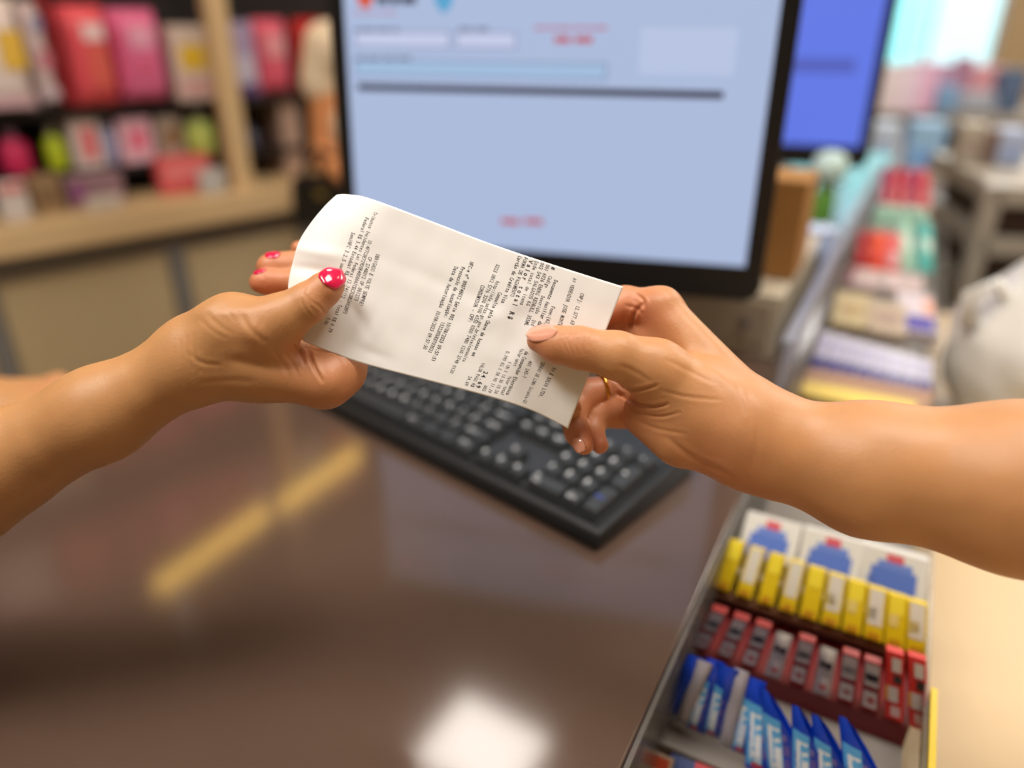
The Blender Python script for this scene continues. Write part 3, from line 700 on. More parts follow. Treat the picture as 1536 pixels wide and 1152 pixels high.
put_key(XP + 3 * U, Y0, 1, 'Ent', 2.0, m_legb); put_key(XP + 3 * U, Y0 + 2 * U, 1, '+', 2.0)

# ================================================================ monitors
m_bez = mat('bezel_gloss', (9, 10, 14), 0.3); m_back = mat('monitor_back', (20, 20, 22), 0.5)
def rrect(x0, x1, z0, z1, r, n=6):
    pts = []
    for cx, cz, a0 in ((x1 - r, z0 + r, -90), (x1 - r, z1 - r, 0), (x0 + r, z1 - r, 90), (x0 + r, z0 + r, 180)):
        for i in range(n + 1): a = R(a0 + 90 * i / n); pts.append((cx + r * math.cos(a), cz + r * math.sin(a)))
    return pts
class Monitor:
    def __init__(s, corner, yaw, tilt, W, H, label, scol, em):
        """corner: lower right front corner of the panel"""
        s.M = Matrix.Translation(corner) @ Matrix.Rotation(yaw, 4, 'Z') @ Matrix.Rotation(-tilt, 4, 'X')
        base = s.M @ Vector((-W / 2, 0.05, 0)); s.root = empty('monitor', (base.x, base.y, 0.0), yaw, label, 'monitor')
        def put(o): o.data.transform(s.root.matrix_world.inverted() @ s.M) if False else None; return o
        bpy.context.view_layer.update(); s.T = s.root.matrix_world.inverted() @ s.M; s.Ti = s.M.inverted()
        b = MB().prism(rrect(-W, 0, 0, H, 0.020), 'y', 0, 0.030); b.v = [s.T @ v for v in b.v]; b.out('bezel', m_bez, s.root, bevel=0.004, seg=3)
        b = MB().prism(rrect(-W + .05, -.05, .05, H - .05, 0.03), 'y', 0.028, 0.060); b.v = [s.T @ v for v in b.v]; b.out('rear_housing', m_back, s.root, bevel=0.01)
        s.x0, s.x1, s.z0, s.z1 = -W + .021, -.021, .041, H - .021
        n = 1; 
        b = MB().box(((s.x0 + s.x1) / 2, 0.0005, (s.z0 + s.z1) / 2), (s.x1 - s.x0, 0.0022, s.z1 - s.z0)); b.v = [s.T @ v for v in b.v]
        s.scr = b.out('screen', mat('screen_%d' % scol[2] + label[:3], scol, 0.45, emis=em), s.root)
        s.scr.data.materials[0].node_tree.nodes['Principled BSDF'].inputs['Base Color'].default_value = (.01, .01, .012, 1)
        c = s.T @ Vector((-W / 2, 0.05, 0.02))
        MB().box((0, c.y - .005, c.z / 2 + .035), (0.05, 0.02, c.z + .05)).out('neck', m_back, s.root, bevel=0.005)
        MB().lathe([(0.10, 0.0), (0.10, 0.006), (0.085, 0.012), (0.03, 0.016)], (0, c.y, 0), 32, sx=1.25, sy=0.8).out('foot', m_bez, s.root, smooth=False, bevel=0.002)
    def pt(s, x, y):                       # photo point -> place on the screen plane (local)
        o = s.Ti @ Vector((0, 0, CH)); d = (s.Ti.to_3x3() @ RAY(x, y)); k = -o.y / d.y; p = o + d * k; return p.x, p.z
    def mark(s, rects, name, m, lift=0.0010):
        mb = MB()
        for (ax, ay, bx_, by_) in rects:
            mx = (ax + bx_) / 2; my = (ay + by_) / 2; x0 = s.pt(ax, my)[0]; x1 = s.pt(bx_, my)[0]; z0 = s.pt(mx, ay)[1]; z1 = s.pt(mx, by_)[1]
            mb.box(((x0 + x1) / 2, -lift, (z0 + z1) / 2), (abs(x1 - x0), 0.0006, abs(z1 - z0)))
        mb.v = [s.T @ v for v in mb.v]; return mb.out(name, m, s.root)
mon = Monitor(Vector((0.282, 0.806, 0.089)), R(-15), R(4), 0.517, 0.36, 'large black monitor above the keyboard showing a pale form with a dark rule', (176, 192, 226), 0.92)
def em(name, c, e=0.9):
    m = mat(name, c, 0.5, emis=e); m.node_tree.nodes['Principled BSDF'].inputs['Base Color'].default_value = (.01, .01, .012, 1); return m
def words(x0, y0, x1, y1, n, seed):
    rng = random.Random(seed); out = []; ws = [rng.uniform(.6, 1.6) for _ in range(n)]; tot = sum(ws) * 1.25; x = x0
    for w_ in ws:
        l = w_ / tot * (x1 - x0); yy0 = y0 + (y1 - y0) * 0; out.append((x, y0, x + l, y1)); x += l * 1.25
    return out
slope = 0.024
dk = em('ink_navy', (50, 54, 82), .5); gr = em('field_grey', (118, 130, 168), .8); wt = em('field_white', (198, 206, 236), .95); rd = em('ink_red', (205, 84, 96), .8); sky = em('logo_blue', (90, 178, 226), .8); org = em('logo_orange', (232, 92, 62), .8); lb = em('field_blue', (166, 196, 230), .9)
mon.mark([(537, 131, 1086, 142)], 'dark_rule', dk)
mon.mark([(533, 47, 676, 72)], 'form_field', gr); mon.mark([(535, 49, 674, 70)], 'form_field_fill', wt, .0016)
mon.mark([(684, 48, 775, 73)], 'form_field', gr); mon.mark([(686, 50, 773, 71)], 'form_field_fill', wt, .0016)
mon.mark([(533, 92, 911, 117)], 'form_field', gr); mon.mark([(535, 94, 909, 115)], 'form_field_fill', lb, .0016)
mon.mark([(960, 42, 1104, 112)], 'form_panel', em('panel_pale', (186, 200, 232), .93))
mon.mark(words(533, 43, 602, 46, 4, 1) + words(688, 42, 738, 45, 2, 2) + words(533, 86, 622, 89, 4, 3) + [(742, 58, 762, 63)], 'small_heading', dk)
mon.mark(words(803, 40, 916, 44, 6, 4), 'red_heading', rd); mon.mark(words(832, 55, 896, 64, 2, 5), 'red_total', rd); mon.mark(words(752, 328, 822, 336, 2, 6), 'red_notice', rd)
mon.mark(words(566, -6, 630, 6, 3, 7), 'dark_wordmark', dk); mon.mark(words(530, 18, 600, 20, 4, 8), 'red_heading', rd)
mb = MB(); cx, cz = mon.pt(548, -2); mb.v = []
mb.prism([(cx + .010 * math.cos(a) * (1 + .15 * math.sin(3 * a)), cz + .010 * math.sin(a)) for a in [i * math.pi / 8 for i in range(16)]], 'y', -.0014, -.0006); mb.v = [mon.T @ v for v in mb.v]; mb.out('orange_logo', org, mon.root)
cx, cz = mon.pt(666, -2); mb = MB()
mb.prism([(cx - .011, cz + .012), (cx, cz + .015), (cx + .011, cz + .012), (cx + .011, cz - .002), (cx + .006, cz - .010), (cx, cz - .015), (cx - .006, cz - .010), (cx - .011, cz - .002)], 'y', -.0014, -.0006); mb.v = [mon.T @ v for v in mb.v]; mb.out('blue_shield_logo', sky, mon.root)
mon2 = Monitor(P(1300, 253, 1.50), R(-17), R(3), 0.50, 0.345, 'smaller looking blue screened monitor at the next checkout, right of the large one', (96, 122, 236), 0.92)
mon2.mark([(1150, 88, 1283, 108)], 'dark_band', em('band_blue', (84, 100, 200), .8))
mb = MB().prism([(-.07, 0), (-.07, 0.001)], 'x', 0, 1) if False else None

# cash drawer, carton and small things by the monitor
def ubox(name, v0, v1, u0, u1, z0, z1, m, label=None, cat=None, bevel=0.003):
    t = empty(name, uv((v0 + v1) / 2, (u0 + u1) / 2, z0), A28, label, cat)
    MB().box((0, 0, (z1 - z0) / 2), (v1 - v0, u1 - u0, z1 - z0)).out('body', m, t, bevel=bevel); return t
m_bg = mat('beige_metal', (200, 188, 166), 0.45)
cd = ubox('cash_drawer', -0.27, -0.112, 0.90, 1.22, 0.0, 0.082, m_bg, 'beige grey metal cash drawer on the counter behind the large monitor', 'cash drawer')
MB().box((0, -0.161, 0.045), (0.14, 0.004, 0.055)).out('drawer_front', mat('beige_front', (190, 178, 156), 0.5), cd, bevel=0.002)
MB().lathe([(0.008, 0), (0.008, 0.004), (0.004, 0.006)], (0, 0, 0), 16).out('lock', mat('steel', (180, 180, 182), .3, metal=1), cd).matrix_local = Matrix.Translation((0.04, -0.163, 0.045)) @ Matrix.Rotation(R(90), 4, 'X')
c = UV.inverted() @ ON(1204, 424, 0.083)
m_card = mat('corrugated_card', (178, 128, 68), 0.8, noise=0.06, nscale=60)
cb = ubox('cardboard_box', c.x - 0.17, c.x - 0.012, c.y, c.y + 0.09, 0.083, 0.206, m_card, 'plain brown cardboard box on top of the cash drawer', 'box')
MB().box((0, -0.0455, 0.0615), (0.012, 0.0012, 0.122)).out('tape', mat('brown_tape', (150, 100, 48), .3), cb)
c = ON(1234, 300, 0.0)
t = empty('pump_bottle', uv(-0.155, 1.62, 0), 0, 'pale mint round topped bottle on the counter behind the cardboard box', 'bottle')
MB().lathe([(0.020, 0), (0.022, 0.01), (0.022, 0.06), (0.014, 0.075), (0.014, 0.09)], (0, 0, 0), 20).out('body', cm((96, 150, 60)), t, smooth=True)
MB().lathe([(0.016, 0.09), (0.028, 0.10), (0.034, 0.12), (0.028, 0.142), (0.012, 0.15)], (0, 0, 0), 20).out('cap', cm((205, 232, 226)), t, smooth=True)
t = empty('plastic_cup', uv(-0.124, 1.30, 0), 0, 'small pale blue plastic cup by the divider right of the cardboard box', 'cup')
MB().lathe([(0.020, 0), (0.027, 0.075), (0.025, 0.075), (0.018, 0.004)], (0, 0, 0), 20).out('body', cm((178, 196, 232)), t, smooth=True)
MB().lathe([(0.0285, 0.070), (0.0285, 0.076), (0.026, 0.076)], (0, 0, 0), 20).out('rim', cm((200, 214, 240)), t, smooth=True)
m_acr = mat('acrylic_grey', (176, 178, 190), 0.15, alpha=0.75)
dv = empty('divider_panel', uv(-0.088, 1.45, 0), A28, 'clear grey acrylic divider standing between the counter and the far candy', 'divider')
MB().box((0, 0, 0.028), (0.006, 1.28, 0.056)).out('sheet', m_acr, dv, bevel=0.001)
MB().box((0, 0, 0.059), (0.012, 1.28, 0.008)).out('top_rail', mat('rail_grey', (140, 142, 154), .35), dv, bevel=0.001)

# ================================================================ candy rack along the counter edge
VD = (UV.to_3x3() @ Vector((1, 0, 0)))
def pxz(p, z): return ON(p[0], p[1], z)
def slab(name, b, t, w, th, bands, parent, inset=0.06):
    """flat pack from bottom b to top t (world), width w along the rack, thickness th behind its face;
    bands: list of (v0, v1, f0, f1, colour, part name) laid proud of the face, in fractions"""
    d = (t - b); L = d.length; d.normalize(); n = VD.cross(d).normalized()
    if n.z < 0: n = -n
    Minv = parent.matrix_world.inverted()
    def Q(a, c, e): return Minv @ (b + VD * (a * w) + d * (c * L) + n * e)
    return Q, L
def carton(name, label, cat, group, b, t, w, th, col, bands, cap=None, pillow=False, point=False):
    e = empty(name, b, 0, label, cat, group); bpy.context.view_layer.update()
    Q, L = slab(name, b, t, w, th, bands, e)
    mb = MB()
    if not pillow:
        vs = [Q(a, c, z) for z in (0, -th) for (a, c) in ((-.5, 0), (.5, 0), (.5, 1), (-.5, 1))]
        mb.add(vs, [(0, 1, 2, 3), (7, 6, 5, 4), (0, 4, 5, 1), (1, 5, 6, 2), (2, 6, 7, 3), (3, 7, 4, 0)])
        mb.out('wrapper', cm(col, .35), e, bevel=0.0012)
    else:
        nu, nv = 8, 10; vs = []
        for sgn in (1, -1):
            for j in range(nv + 1):
                for i in range(nu + 1):
                    a = -0.5 + i / nu; c = j / nv; a = a if not point or c < .45 else -.5 + (a + .5) * (1 - .80 * ((c - .45) / .55)); hgt = th * .5 * (max(0, 1 - (2 * a) ** 2) ** .5) * (max(0, 1 - (2 * c - 1) ** 4)) * (1 + .15 * math.sin(9 * c + 5 * a))
                    vs.append(Q(a, c, sgn * hgt))
        m_ = (nu + 1) * (nv + 1); fs = []
        for k in (0, 1):
            for j in range(nv):
                for i in range(nu): q = k * m_ + j * (nu + 1) + i; fs.append((q, q + 1, q + nu + 2, q + nu + 1))
        mb.add(vs, fs); mb.out('wrapper', cm(col, .28), e, smooth=True)
    for (a0, a1, c0, c1, bc, nm) in bands:
        m2 = MB(); N = 6 if pillow else 1; vs = []; fs = []
        for j in range(N + 1):
            for a in (a0, (a0 + a1) / 2, a1):
                c = c0 + (c1 - c0) * j / N
                hgt = (th * .5 * (max(0, 1 - (2 * a) ** 2) ** .5) * (max(0, 1 - (2 * c - 1) ** 4)) * (1 + .15 * math.sin(9 * c + 5 * a)) if pillow else 0)
                vs.append(Q(a, c, hgt + .0005))
        for j in range(N):
            for i in (0, 1): q = j * 3 + i; fs.append((q, q + 1, q + 4, q + 3))
        m2.add(vs, fs); m2.out(nm, cm(bc, .35), e)
    return e
def lerp(a, b, t): return tuple(x + (y - x) * t for x, y in zip(a, b))
m_rack = mat('rack_clear', (150, 146, 140), 0.15, alpha=0.35); m_rackg = mat('rack_grey', (136, 128, 120), 0.5); m_brown = mat('carton_brown', (92, 54, 22), 0.6); m_dred = mat('carton_red', (120, 28, 30), 0.5)
rack = empty('candy_rack', uv(0, 0.5, BZ), A28, 'long clear walled candy rack between the brown counter and cream bench', 'rack')
def rk(z): return z - BZ
RU0, RU1 = -0.28, 1.75
MB().box((0.0, (RU0 + RU1) / 2, 0.004), (0.154, RU1 - RU0, 0.008)).out('rack_base', m_rackg, rack, bevel=0.001)
MB().box((-0.0765, (RU0 + RU1) / 2, rk(-.065)), (0.003, RU1 - RU0, 0.13)).out('side_panel', m_rack, rack)
MB().box((0.0775, (RU0 + RU1) / 2, rk(-.078)), (0.003, RU1 - RU0, 0.10)).out('side_panel', m_rack, rack)
MB().box((0.0815, -0.125, rk(-.04)), (0.004, 0.16, 0.028)).out('yellow_price_strip', cm((246, 214, 20), .35), rack)
def shelf_step(name, m, pl_, pr_, z, back, fronth):
    """a stepped tray: lip along the photo line pl_-pr_ at height z, reaching back"""
    a = UV.inverted() @ pxz(pl_, z); b = UV.inverted() @ pxz(pr_, z); y = (a.y + b.y) / 2 - .5
    mb = MB().box((-0.002, y + back / 2, rk(z) - 0.002), (0.152, back, 0.004)).box((-0.002, y, rk(z) + fronth / 2 - .02), (0.152, 0.003, fronth + .04))
    return mb.out(name, m, rack)
shelf_step('brown_tray', m_brown, (1070, 892), (1380, 990), -0.047, 0.075, -.022)
shelf_step('red_tray', m_dred, (1028, 972), (1395, 1108), -0.066, 0.075, .003)
shelf_step('grey_tray', m_rackg, (962, 1108), (1250, 1225), -0.082, 0.09, .004)
# white boxes at the back
bpy.context.view_layer.update()
for k, (f0, f1, nm) in enumerate(((0.02, .31, 'nearest the counter edge'), (.34, .64, 'in the middle of the three'), (.67, .98, 'at the bench side of the rack'))):
    f = (f0 + f1) / 2; b = pxz(lerp((1098, 826), (1388, 902), f), -0.03); t = pxz(lerp((1118, 764), (1392, 840), f), -0.0)
    carton('lozenge_box', 'white box printed with a blue and red emblem, ' + nm, 'box', 'white boxes behind the yellow packs', b, t, 0.158 * (f1 - f0), 0.02, (222, 220, 214),
           [(-.34, .34, .02, .55, (92, 122, 204), 'blue_emblem'), (-.25, .27, .53, .72, (110, 138, 214), 'blue_emblem'), (-.12, .13, .68, .90, (214, 92, 104), 'red_emblem'), (-.38, -.31, .02, .30, (120, 140, 210), 'blue_emblem')])
MB().box((0, 0.02, rk(-.055)), (0.150, 0.008, 0.05)).out('back_step', m_rackg, rack)
ords = ['first', 'second', 'third', 'fourth', 'fifth', 'sixth', 'seventh', 'eighth', 'ninth', 'tenth', 'eleventh', 'twelfth']
for i in range(10):
    f = (i + .5) / 10; ff = f
    b = pxz(lerp((1066, 880), (1390, 988), ff), -0.042); t = pxz(lerp((1092, 806), (1392, 908), ff), -0.006)
    white = i % 2 == 1 or i == 7; w_ = 0.0128 if i < 4 else 0.0138
    bands = [(-.36, .36, .30 if white else .62, .97, (222, 216, 198) if white else (244, 222, 60), 'printed_panel'), (-.30, .30, .04, .16, (196, 140, 24), 'lower_stripe')]
    if i > 4: bands.append((-.34, .1, .40, .62, (228, 206, 120), 'lettering_block'))
    carton('gum_pack', 'slim yellow pack%s, %s from the counter in its row' % (' with a white panel' if white else '', ords[i]), 'candy pack', 'yellow packs in the brown tray', b, t, w_, 0.010, (226, 196, 22), bands)
for i in range(10):
    f = (i + .5) / 10; tall = i >= 8
    b = pxz(lerp((1030, 968), (1396, 1102), f), -0.061); t = pxz(lerp((1062, 912), (1392, 990 if tall else 1020), f), -0.022 if not tall else -.012)
    bands = [(-.40, .40, .52, .96, (206, 200, 192), 'white_panel'), (-.34, .34, .62, .76, (48, 40, 40), 'black_lettering'), (-.40, .34, .10, .42, (216, 206, 198), 'white_panel'), (-.2, .2, .18, .30, (206, 84, 84), 'red_lettering')] if not tall else \
        [(-.15, .35, .72, .92, (224, 214, 206), 'white_panel'), (-.05, .38, .56, .68, (50, 40, 40), 'black_lettering'), (-.34, .2, .28, .5, (224, 214, 206), 'white_panel'), (-.5, -.32, .3, .5, (232, 160, 50), 'orange_mark'), (-.2, .3, .08, .22, (226, 190, 188), 'white_panel')]
    col = (222, 48, 44) if tall else ((156, 40, 36) if i not in (3, 5) else (200, 194, 186))
    carton('candy_pack', '%s red, black and white candy pack, %s from the counter in the red tray' % ('tall' if tall else 'short', ords[i]), 'candy pack', 'red packs in the red tray', b, t, 0.0118, 0.009, col, bands, pillow=(i in (3, 5)))
blue = [((1003, 1072), (1046, 985), 0), ((1022, 1086), (1058, 992), 2), ((1043, 1096), (1074, 990), 0), ((1070, 1104), (1092, 1000), 1), ((1090, 1120), (1112, 1004), 2), ((1112, 1130), (1134, 1018), 1), ((1142, 1160), (1146, 1022), 1), ((1178, 1175), (1168, 1042), 1), ((1214, 1192), (1214, 1066), 1), ((1252, 1205), (1244, 1080), 1), ((1300, 1225), (1288, 1084), 1)]
for i, (pb, pt_, kind) in enumerate(blue):
    b = pxz(pb, -0.080); t = pxz(pt_, -0.018 if i > 4 else -.012)
    col = (18, 66, 196) if kind != 2 else (176, 172, 184)
    w_ = (0.013, 0.011, 0.013, 0.015, 0.011, 0.014, 0.022, 0.024, 0.022, 0.022, 0.024)[i]
    bands = [] if kind == 2 else [(-.45, .03, .06, .76, (96, 180, 240), 'white_swoosh'), (-.34, .0, .14, .66, (228, 236, 248), 'white_swoosh'), (.04, .20, .22, .34, (92, 84, 176), 'purple_lettering'), (.02, .22, .38, .50, (92, 84, 176), 'purple_lettering'), (-.02, .16, .54, .62, (120, 110, 190), 'purple_lettering'), (-.30, .06, .04, .12, (206, 60, 90), 'red_mark')]
    e = carton('candy_bag', '%s bag, %s from the counter in the grey tray' % ('silver backed candy' if kind == 2 else 'glossy blue candy', ords[i]), 'candy bag', 'blue candy bags in the grey tray', b, t, w_, 0.010, col, bands, pillow=True, point=(i > 5))
# corner of the next tray nearer the camera
b = pxz((978, 1165), -.085); t = pxz((988, 1128), -.075); carton('chocolate_box', 'small box with orange red lettering in the rack corner, nearest the frame edge', 'box', None, b, t, .022, .012, (196, 168, 142), [(-.4, .4, .35, .85, (206, 84, 54), 'orange_lettering')])
b = pxz((1052, 1190), -.088); t = pxz((1062, 1140), -.080); carton('chocolate_box', 'dark blue box with a red mark beside the orange lettered one', 'box', None, b, t, .05, .012, (14, 52, 124), [(-.15, .3, .3, .85, (204, 24, 40), 'red_mark')])
# far part of the rack, beyond the right arm
bpy.context.view_layer.update()
yb = pxz((1188, 596), -.04); 
def row(n, bl, br, tl, tr, zb, zt, fn):
    for i in range(n):
        f = (i + .5) / n; b = pxz(lerp(bl, br, f), zb); t = pxz(lerp(tl, tr, f), zt); w_ = (pxz(br, zb) - pxz(bl, zb)).length / n * .93; fn(i, b, t, w_)
carton('candy_tray', 'open yellow and brown display carton in the rack, just beyond the right arm', 'box', None, pxz((1290, 610), -.045), pxz((1304, 568), -.02), .146, .02, (150, 92, 16), [(-.48, .40, .02, .52, (232, 196, 16), 'yellow_lip')])
row(8, (1213, 550), (1398, 588), (1232, 494), (1398, 540), -.03, .0, lambda i, b, t, w_: carton('wafer_pack', 'white candy pack with dark blue foot beyond the yellow carton, %s from the counter' % ords[i], 'candy pack', 'white and navy packs', b, t, w_, .014, (206, 204, 222), [(-.46, .46, .02, .30, (50, 46, 128), 'navy_foot'), (-.3, .3, .45, .8, (176, 174, 208), 'faint_lettering')]))
row(2, (1244, 481), (1360, 506), (1257, 433), (1356, 458), -.02, .005, lambda i, b, t, w_: carton('biscuit_pack', '%s pack lying behind the white and navy packs' % ('cream', 'tan')[i], 'candy pack', None, b, t, w_, .02, ((206, 188, 150), (196, 178, 158))[i], [(-.3, .3, .3, .6, ((184, 160, 120), (176, 150, 140))[i], 'printed_panel')]))
carton('gum_box', 'white box with violet corner mark at the bench side behind the navy packs', 'box', None, pxz((1376, 498), -.02), pxz((1372, 440), .01), .05, .02, (216, 206, 214), [(-.4, .45, .05, .4, (88, 80, 170), 'violet_mark'), (.2, .48, .45, .9, (232, 176, 160), 'peach_mark')])
row(2, (1262, 424), (1385, 440), (1272, 398), (1385, 414), -.01, .0, lambda i, b, t, w_: carton('biscuit_pack', '%s wrapper behind the cream pack in the rack' % ('maroon edged grey', 'pinkish grey')[i], 'candy pack', None, b, t, w_, .015, (186, 164, 160), [(-.48, -.3 + .1 * i, .1, .9, ((120, 40, 60), (200, 180, 176))[i], 'edge_mark')]))
row(3, (1276, 404), (1350, 412), (1286, 346), (1352, 350), -.01, .04, lambda i, b, t, w_: carton('sweets_bag', '%s bag of sweets far along the rack' % ('dark red', 'orange and red', 'coral and white')[i], 'candy bag', 'red and orange bags far along the rack', b, t, w_, .03, ((160, 24, 30), (226, 84, 44), (222, 110, 108))[i], [(-.3, .3, .1, .4, ((190, 30, 40), (214, 50, 50), (226, 190, 196))[i], 'printed_panel')], pillow=True))
row(2, (1346, 404), (1402, 410), (1340, 330), (1402, 338), -.01, .05, lambda i, b, t, w_: carton('mint_bag', '%s bag beside the red and orange ones' % ('pale green', 'teal')[i], 'candy bag', 'green bags far along the rack', b, t, w_, .03, ((160, 204, 180), (80, 178, 170), (80, 178, 170))[i], [(-.3, .3, .3, .6, (206, 222, 208), 'printed_panel')], pillow=True))
row(4, (1304, 340), (1394, 346), (1316, 306), (1392, 312), -.01, .03, lambda i, b, t, w_: carton('mint_bag', '%s green pouch behind the red bags, %s from the counter' % ('pale', ords[i]), 'candy bag', 'green pouches', b, t, w_, .02, (168, 204, 184), [(-.3, .2, .3, .6, (110, 170, 150), 'printed_panel')], pillow=True))
row(4, (1312, 312), (1396, 318), (1322, 252), (1394, 256), .0, .06, lambda i, b, t, w_: carton('chocolate_bag', '%s bag at the far end of the rack, %s from the counter' % (('magenta', 'crimson')[i % 2], ords[i]), 'candy bag', 'red and magenta bags at the far end', b, t, w_, .04, ((172, 44, 96), (206, 56, 72))[i % 2], [(-.3, .3, .1, .35, (226, 130, 130), 'printed_panel')], pillow=True))
# ================================================================ wall shelving on the left
SHR = math.atan2(0.5, 0.53)              # the shelf run's direction
SHO = Vector((-0.77, 2.38, 0))
SM = Matrix.Translation(SHO) @ Matrix.Rotation(SHR, 4, 'Z')   # x along, y behind the ledge's front edge
SMI = SM.inverted()
def SHP(x, y, off):
    o = SMI @ Vector((0, 0, CH)); d = SMI.to_3x3() @ RAY(x, y); k = (off - o.y) / d.y; return o + d * k
m_oak = mat('pale_oak', (206, 176, 132), 0.5, noise=0.10, nscale=10, stretch=(1, 14, 14)); m_dark = mat('shelf_back_dark', (34, 24, 22), 0.7); m_grey = mat('grey_frame', (126, 124, 122), 0.45, metal=.2); m_pan = mat('beige_door', (184, 164, 128), 0.5, noise=.05, nscale=8)
sh = empty('shelf_unit', SM @ Vector((0, 0, FLZ)), SHR, 'pale oak shelving with dark back and grey framed doors along the left', 'shelving')
def sz(z): return z - FLZ
LX0, LX1 = -1.7, 0.62
zl = (SHP(0, 345, 0).z + SHP(400, 287, 0).z) / 2
MB().box(((LX0 + LX1) / 2, 0.17, sz(zl - .03)), (LX1 - LX0, 0.40, 0.075)).out('ledge', m_oak, sh, bevel=0.006)
MB().box(((LX0 + LX1) / 2, 0.38, sz((zl + 1.75) / 2)), (LX1 - LX0, 0.02, 1.75 - zl)).out('back_panel', m_dark, sh)
MB().box(((LX0 + LX1) / 2, 0.21, sz((FLZ + zl) / 2 - .03)), (LX1 - LX0 - .02, 0.30, zl - FLZ - .07)).out('cabinet_body', m_pan, sh)
zf = zl - .075
for xx in (-1.35, -0.80, -0.30, 0.14):
    f_ = MB().box((xx, 0.05, sz((FLZ + zf) / 2)), (0.045, 0.02, zf - FLZ)).out('door_stile', m_grey, sh, bevel=.003)
MB().box((( -1.7 + .14) / 2, 0.05, sz(zf - .03)), (1.84, 0.021, 0.06)).out('door_rail', m_grey, sh, bevel=.003)
for a, b in ((-1.32, -.83), (-.77, -.33), (-.27, .11)):
    d_ = MB().box(((a + b) / 2, 0.055, sz((FLZ + zf - .07) / 2)), (b - a, 0.012, zf - .07 - FLZ - .02)).out('door', m_pan, sh, bevel=.002)
MB().box((0.30, 0.05, sz((FLZ + zf) / 2)), (0.22, 0.02, zf - FLZ)).out('dark_end_panel', m_dark, sh)
a = SHP(330, 60, .05)
MB().box((a.x, 0.06, sz((zl + 1.75) / 2)), (0.062, 0.05, 1.75 - zl)).out('post', m_oak, sh, bevel=.004)
a = SHP(432, 220, .2)
MB().box((a.x, 0.26, sz((zl + SHP(180, 158, .12).z) / 2)), (0.07, 0.2, SHP(180, 158, .12).z - zl)).out('side_divider', mat('mauve_board', (176, 146, 130), .6), sh)
for zz in (zl + .09, ):
    MB().box(((LX0 + LX1) / 2, 0.26, sz(zz)), (LX1 - LX0, 0.22, 0.018)).out('shelf_board', m_dark, sh)
z2 = SHP(180, 158, .12).z
MB().box(((LX0 + LX1) / 2, 0.25, sz(z2 - .01)), (LX1 - LX0, 0.24, 0.018)).out('shelf_board', m_dark, sh)
MB().box(((LX0 + LX1) / 2, 0.25, sz(z2 + .47)), (LX1 - LX0, 0.24, 0.018)).out('shelf_board', m_dark, sh)
MB().box(((LX0 + LX1) / 2, 0.25, sz(z2 + .93)), (LX1 - LX0, 0.24, 0.018)).out('shelf_board', m_dark, sh)
def prod(name, label, cat, x0, y0, x1, y1, col, off=.15, dep=.09, bands=(), kind='box', cap=None, group=None, zfix=None):
    """a product whose face fills the photo rectangle on the plane `off` behind the ledge edge"""
    a = SHP(x0, (y0 + y1) / 2, off).x; b = SHP(x1, (y0 + y1) / 2, off).x; xm = (x0 + x1) / 2; zt = SHP(xm, y0, off).z; zb = SHP(xm, y1, off).z
    if zfix is not None: zb = zfix
    w_ = b - a; h = zt - zb; e = empty(name, SM @ Vector(((a + b) / 2, off + dep / 2, zb)), SHR, label, cat, group)
    if kind == 'box': MB().box((0, 0, h / 2), (w_, dep, h)).out('carton', cm(col), e, bevel=.004)
    elif kind == 'pouch':
        nu, nv = 8, 10; vs = []; fs = []
        for s_ in (-1, 1):
            for j in range(nv + 1):
                for i in range(nu + 1):
                    u_ = -1 + 2 * i / nu; v_ = j / nv; g_ = max(0, 1 - u_ ** 4) ** .5 * max(0, 1 - (2 * v_ - 1) ** 6) ** .5
                    vs.append((u_ * w_ / 2 * (1 - .05 * math.sin(v_ * 3.14)), s_ * dep / 2 * g_, v_ * h))
        m_ = (nu + 1) * (nv + 1)
        for k in (0, 1):
            for j in range(nv):
                for i in range(nu): q = k * m_ + j * (nu + 1) + i; fs.append((q, q + 1, q + nu + 2, q + nu + 1))
        mesh_obj('pouch', vs, fs, cm(col), e, smooth=True)
    else:
        r = w_ / 2; MB().lathe([(r * .9, 0), (r, .01), (r, h * .62), (r * .75, h * .74), (r * .35, h * .80), (r * .35, h * .86)], (0, 0, 0), 16).out('bottle', cm(col), e, smooth=True)
        MB().lathe([(r * .45, h * .84), (r * .45, h)], (0, 0, 0), 16).out('cap', cm(cap or (230, 230, 228)), e)
    for (u0, u1, v0, v1, bc, nm) in bands:
        yy = -dep / 2 - .001 if kind == 'box' else (-dep / 2 - .002 if kind == 'pouch' else -w_ / 2 - .001)
        MB().box((w_ * (u0 + u1) / 2, yy, h * (v0 + v1) / 2), (w_ * (u1 - u0), .002, h * (v1 - v0))).out(nm, cm(bc), e)
    return e
PB = 'printed_panel'
zA = z2
prod('wipes_pack', 'large white pack with a yellow flower mark at the left end of the shelf', 'pack', -60, -6, 44, 158, (226, 212, 208), .10, .12, [(.05, .42, .38, .72, (226, 184, 70), 'yellow_mark'), (-.4, .4, .05, .16, (206, 170, 180), PB)], 'pouch', zfix=zA)
prod('wipes_pack', 'white pack with pale pink lines beside the red package', 'pack', 46, 0, 78, 160, (218, 198, 198), .12, .12, [(-.1, .35, .72, .86, (130, 140, 180), 'blue_mark'), (-.2, .4, .38, .55, (206, 130, 145), PB), (-.4, .4, .1, .22, (206, 190, 200), PB)], 'pouch', zfix=zA)
_e = prod('pads_package', 'tall coral red package with a white emblem on the upper left shelf', 'package', 102, 6, 176, 158, (226, 84, 96), .08, .12, [(-.12, .30, .66, .82, (236, 206, 210), 'white_emblem'), (-.1, .3, .2, .6, (214, 96, 84), PB)], 'pouch', zfix=zA)
